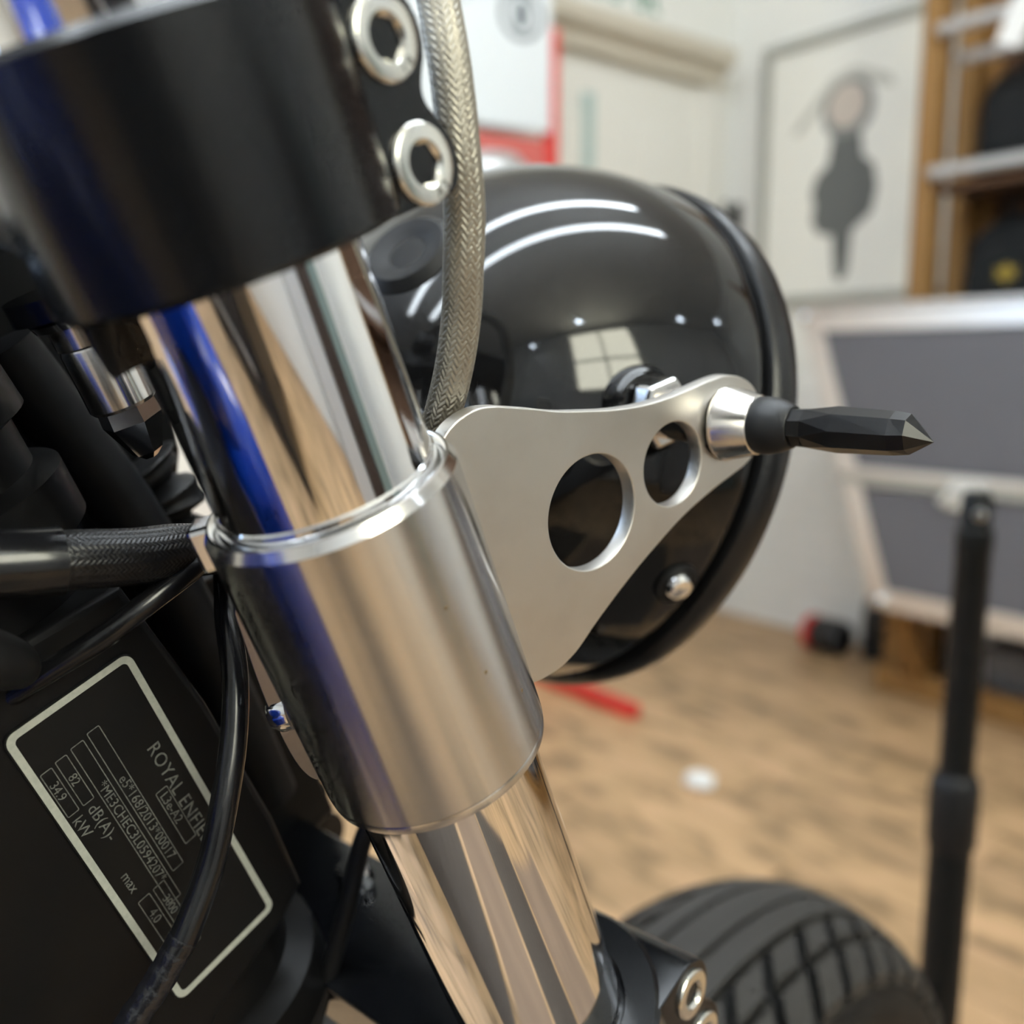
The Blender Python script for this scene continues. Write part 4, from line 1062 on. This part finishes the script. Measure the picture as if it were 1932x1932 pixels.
mb = MB(); mb.tube([M_FORK @ fk(-60, -81, 110) - base, oc + FWD * -0.30 + Vector((0, 0, 0.74)) - base, oc + FWD * -0.75 + Vector((0, 0, 0.68)) - base], 0.022, 20); mb.build('top_tube', 'frame_black', parent=moto)
mb = MB(); mb.obox(oc + FWD * -0.36 + Vector((0, 0, 0.60)) - base, FWD * 0.20, RIGHT * 0.15, Vector((0, 0, 0.17))); mb.build('blue_reflection_block', 'tank_blue', parent=moto, smooth=40, bevel=0.05)  # unseen blue block, added to widen the blue mirrored in the fork
# engine block low behind the wheel
mb = MB(); mb.obox(oc + FWD * -0.44 + Vector((0, 0, 0.30)) - base, FWD * 0.14, RIGHT * 0.13, Vector((0, 0, 0.12))); mb.build('engine_block', 'black_satin', parent=moto, smooth=0, bevel=0.02)

# ---- front wheel
WL = fk(15.8, -80.7, 704.4)
RW, HWD = 0.3125, 0.066
MW = Matrix.Translation(-base) @ M_FORK @ Matrix.Translation(WL)
prof = []
for i in range(33):
    b_ = -PI / 2 + PI * i / 32
    prof.append((RW - 0.0065 - 0.045 + 0.045 * math.cos(b_), (HWD - 0.003) * math.sin(b_)))
prof += [(RW - 0.085, 0.052), (RW - 0.088, 0.040), (RW - 0.088, -0.040), (RW - 0.085, -0.052)]
mb = MB(); mb.lathe(prof, 160, (0, 0, 0), EL, closed=True)
tyre = mb.build('front_tyre', 'tyre', parent=moto, basis=MW)
tyre['label'] = 'black tyre with centre ribs and shoulder tread blocks'
def crown(lw, lift=0.0):                      # radius of the tread surface at lateral position lw
    sb_ = max(-1, min(1, lw / HWD)); return RW - 0.045 + 0.045 * math.sqrt(1 - sb_ * sb_) + lift
for l0, l1 in ((-0.0095, 0.0095), (0.0125, 0.0260), (-0.0260, -0.0125)):
    pr = [(crown(l0) - 0.008, l0 + 0.0005)] + [(crown(l0 + (l1 - l0) * i / 5), l0 + (l1 - l0) * i / 5) for i in range(6)] + [(crown(l1) - 0.008, l1 - 0.0005)]
    mb = MB(); mb.lathe(pr, 180, (0, 0, 0), EL, closed=True); mb.build('tread_rib', 'tyre_tread', parent=tyre, smooth=30)
NB = 50
def tread_block(l0, l1, dang, skew):
    mb = MB(); da = 2 * PI / NB
    def pnt(lw, ang, dr): 
        r = crown(lw) + dr
        return EL * lw + (EF * math.cos(ang) - ET * math.sin(ang)) * r
    vs = []
    for lift, sh in ((-0.008, 1.04), (0.0, 0.95)):
        for lw in (l0, (l0 + l1) / 2, l1):
            ph_ = skew * (lw - l0) / (l1 - l0) * da
            for g in (-0.36, 0.36):
                vs.append(pnt(lw, g * da * sh + ph_, lift))
    fs = [(6, 7, 9, 8), (8, 9, 11, 10), (0, 2, 8, 6), (2, 4, 10, 8), (1, 7, 9, 3), (3, 9, 11, 5), (0, 6, 7, 1), (4, 5, 11, 10)]
    mb.add(vs, fs); return mb
for l0, l1, ph0 in ((0.0300, 0.0412, 0.0), (0.0455, 0.0590, 0.5), (-0.0412, -0.0300, 0.3), (-0.0590, -0.0455, 0.8)):
    first = None
    for k in range(NB):
        rot = Matrix.Rotation(2 * PI * (k + ph0) / NB, 4, 'Y')
        if first is None:
            first = tread_block(l0, l1, 0, 0.45 if l0 > 0 else -0.45).build('tread_block', 'tyre_tread', parent=tyre, basis=rot, smooth=0)
        else: copy_obj(first, tyre, rot)
mb = MB(); mb.lathe([(RW - 0.086, 0.045), (RW - 0.094, 0.05), (RW - 0.104, 0.03), (RW - 0.110, 0.0), (RW - 0.104, -0.03), (RW - 0.094, -0.05), (RW - 0.086, -0.045)], 96, (0, 0, 0), EL, closed=True)
rim = mb.build('wheel_rim', 'black_satin', parent=moto, basis=MW)
mb = MB(); mb.lathe([(0, -0.06), (0.03, -0.06), (0.045, -0.05), (0.03, -0.03), (0.03, 0.03), (0.045, 0.05), (0.03, 0.06), (0, 0.06)], 40, (0, 0, 0), EL); mb.build('wheel_hub', 'black_satin', parent=moto, basis=MW)
mb = MB(); mb.lathe([(0, -0.10), (0.010, -0.10), (0.010, 0.10), (0, 0.10)], 20, (0, 0, 0), EL); mb.build('axle', 'polished_nut', parent=moto, basis=MW)
sp0 = None
for k in range(36):
    rot = Matrix.Rotation(2 * PI * k / 36, 4, 'Y') @ (Matrix.Scale(-1, 4, Vector((0, 1, 0))) if k % 2 else Matrix.Identity(4))
    if sp0 is None:
        mb = MB(); mb.tube([(0.042, 0.045, 0.01), (RW - 0.100, 0.01, 0.06)], 0.0016, 6, sub=1); sp0 = mb.build('spoke', 'polished_nut', parent=rim, basis=rot)
    else: copy_obj(sp0, rim, rot)
bpy.context.view_layer.update()
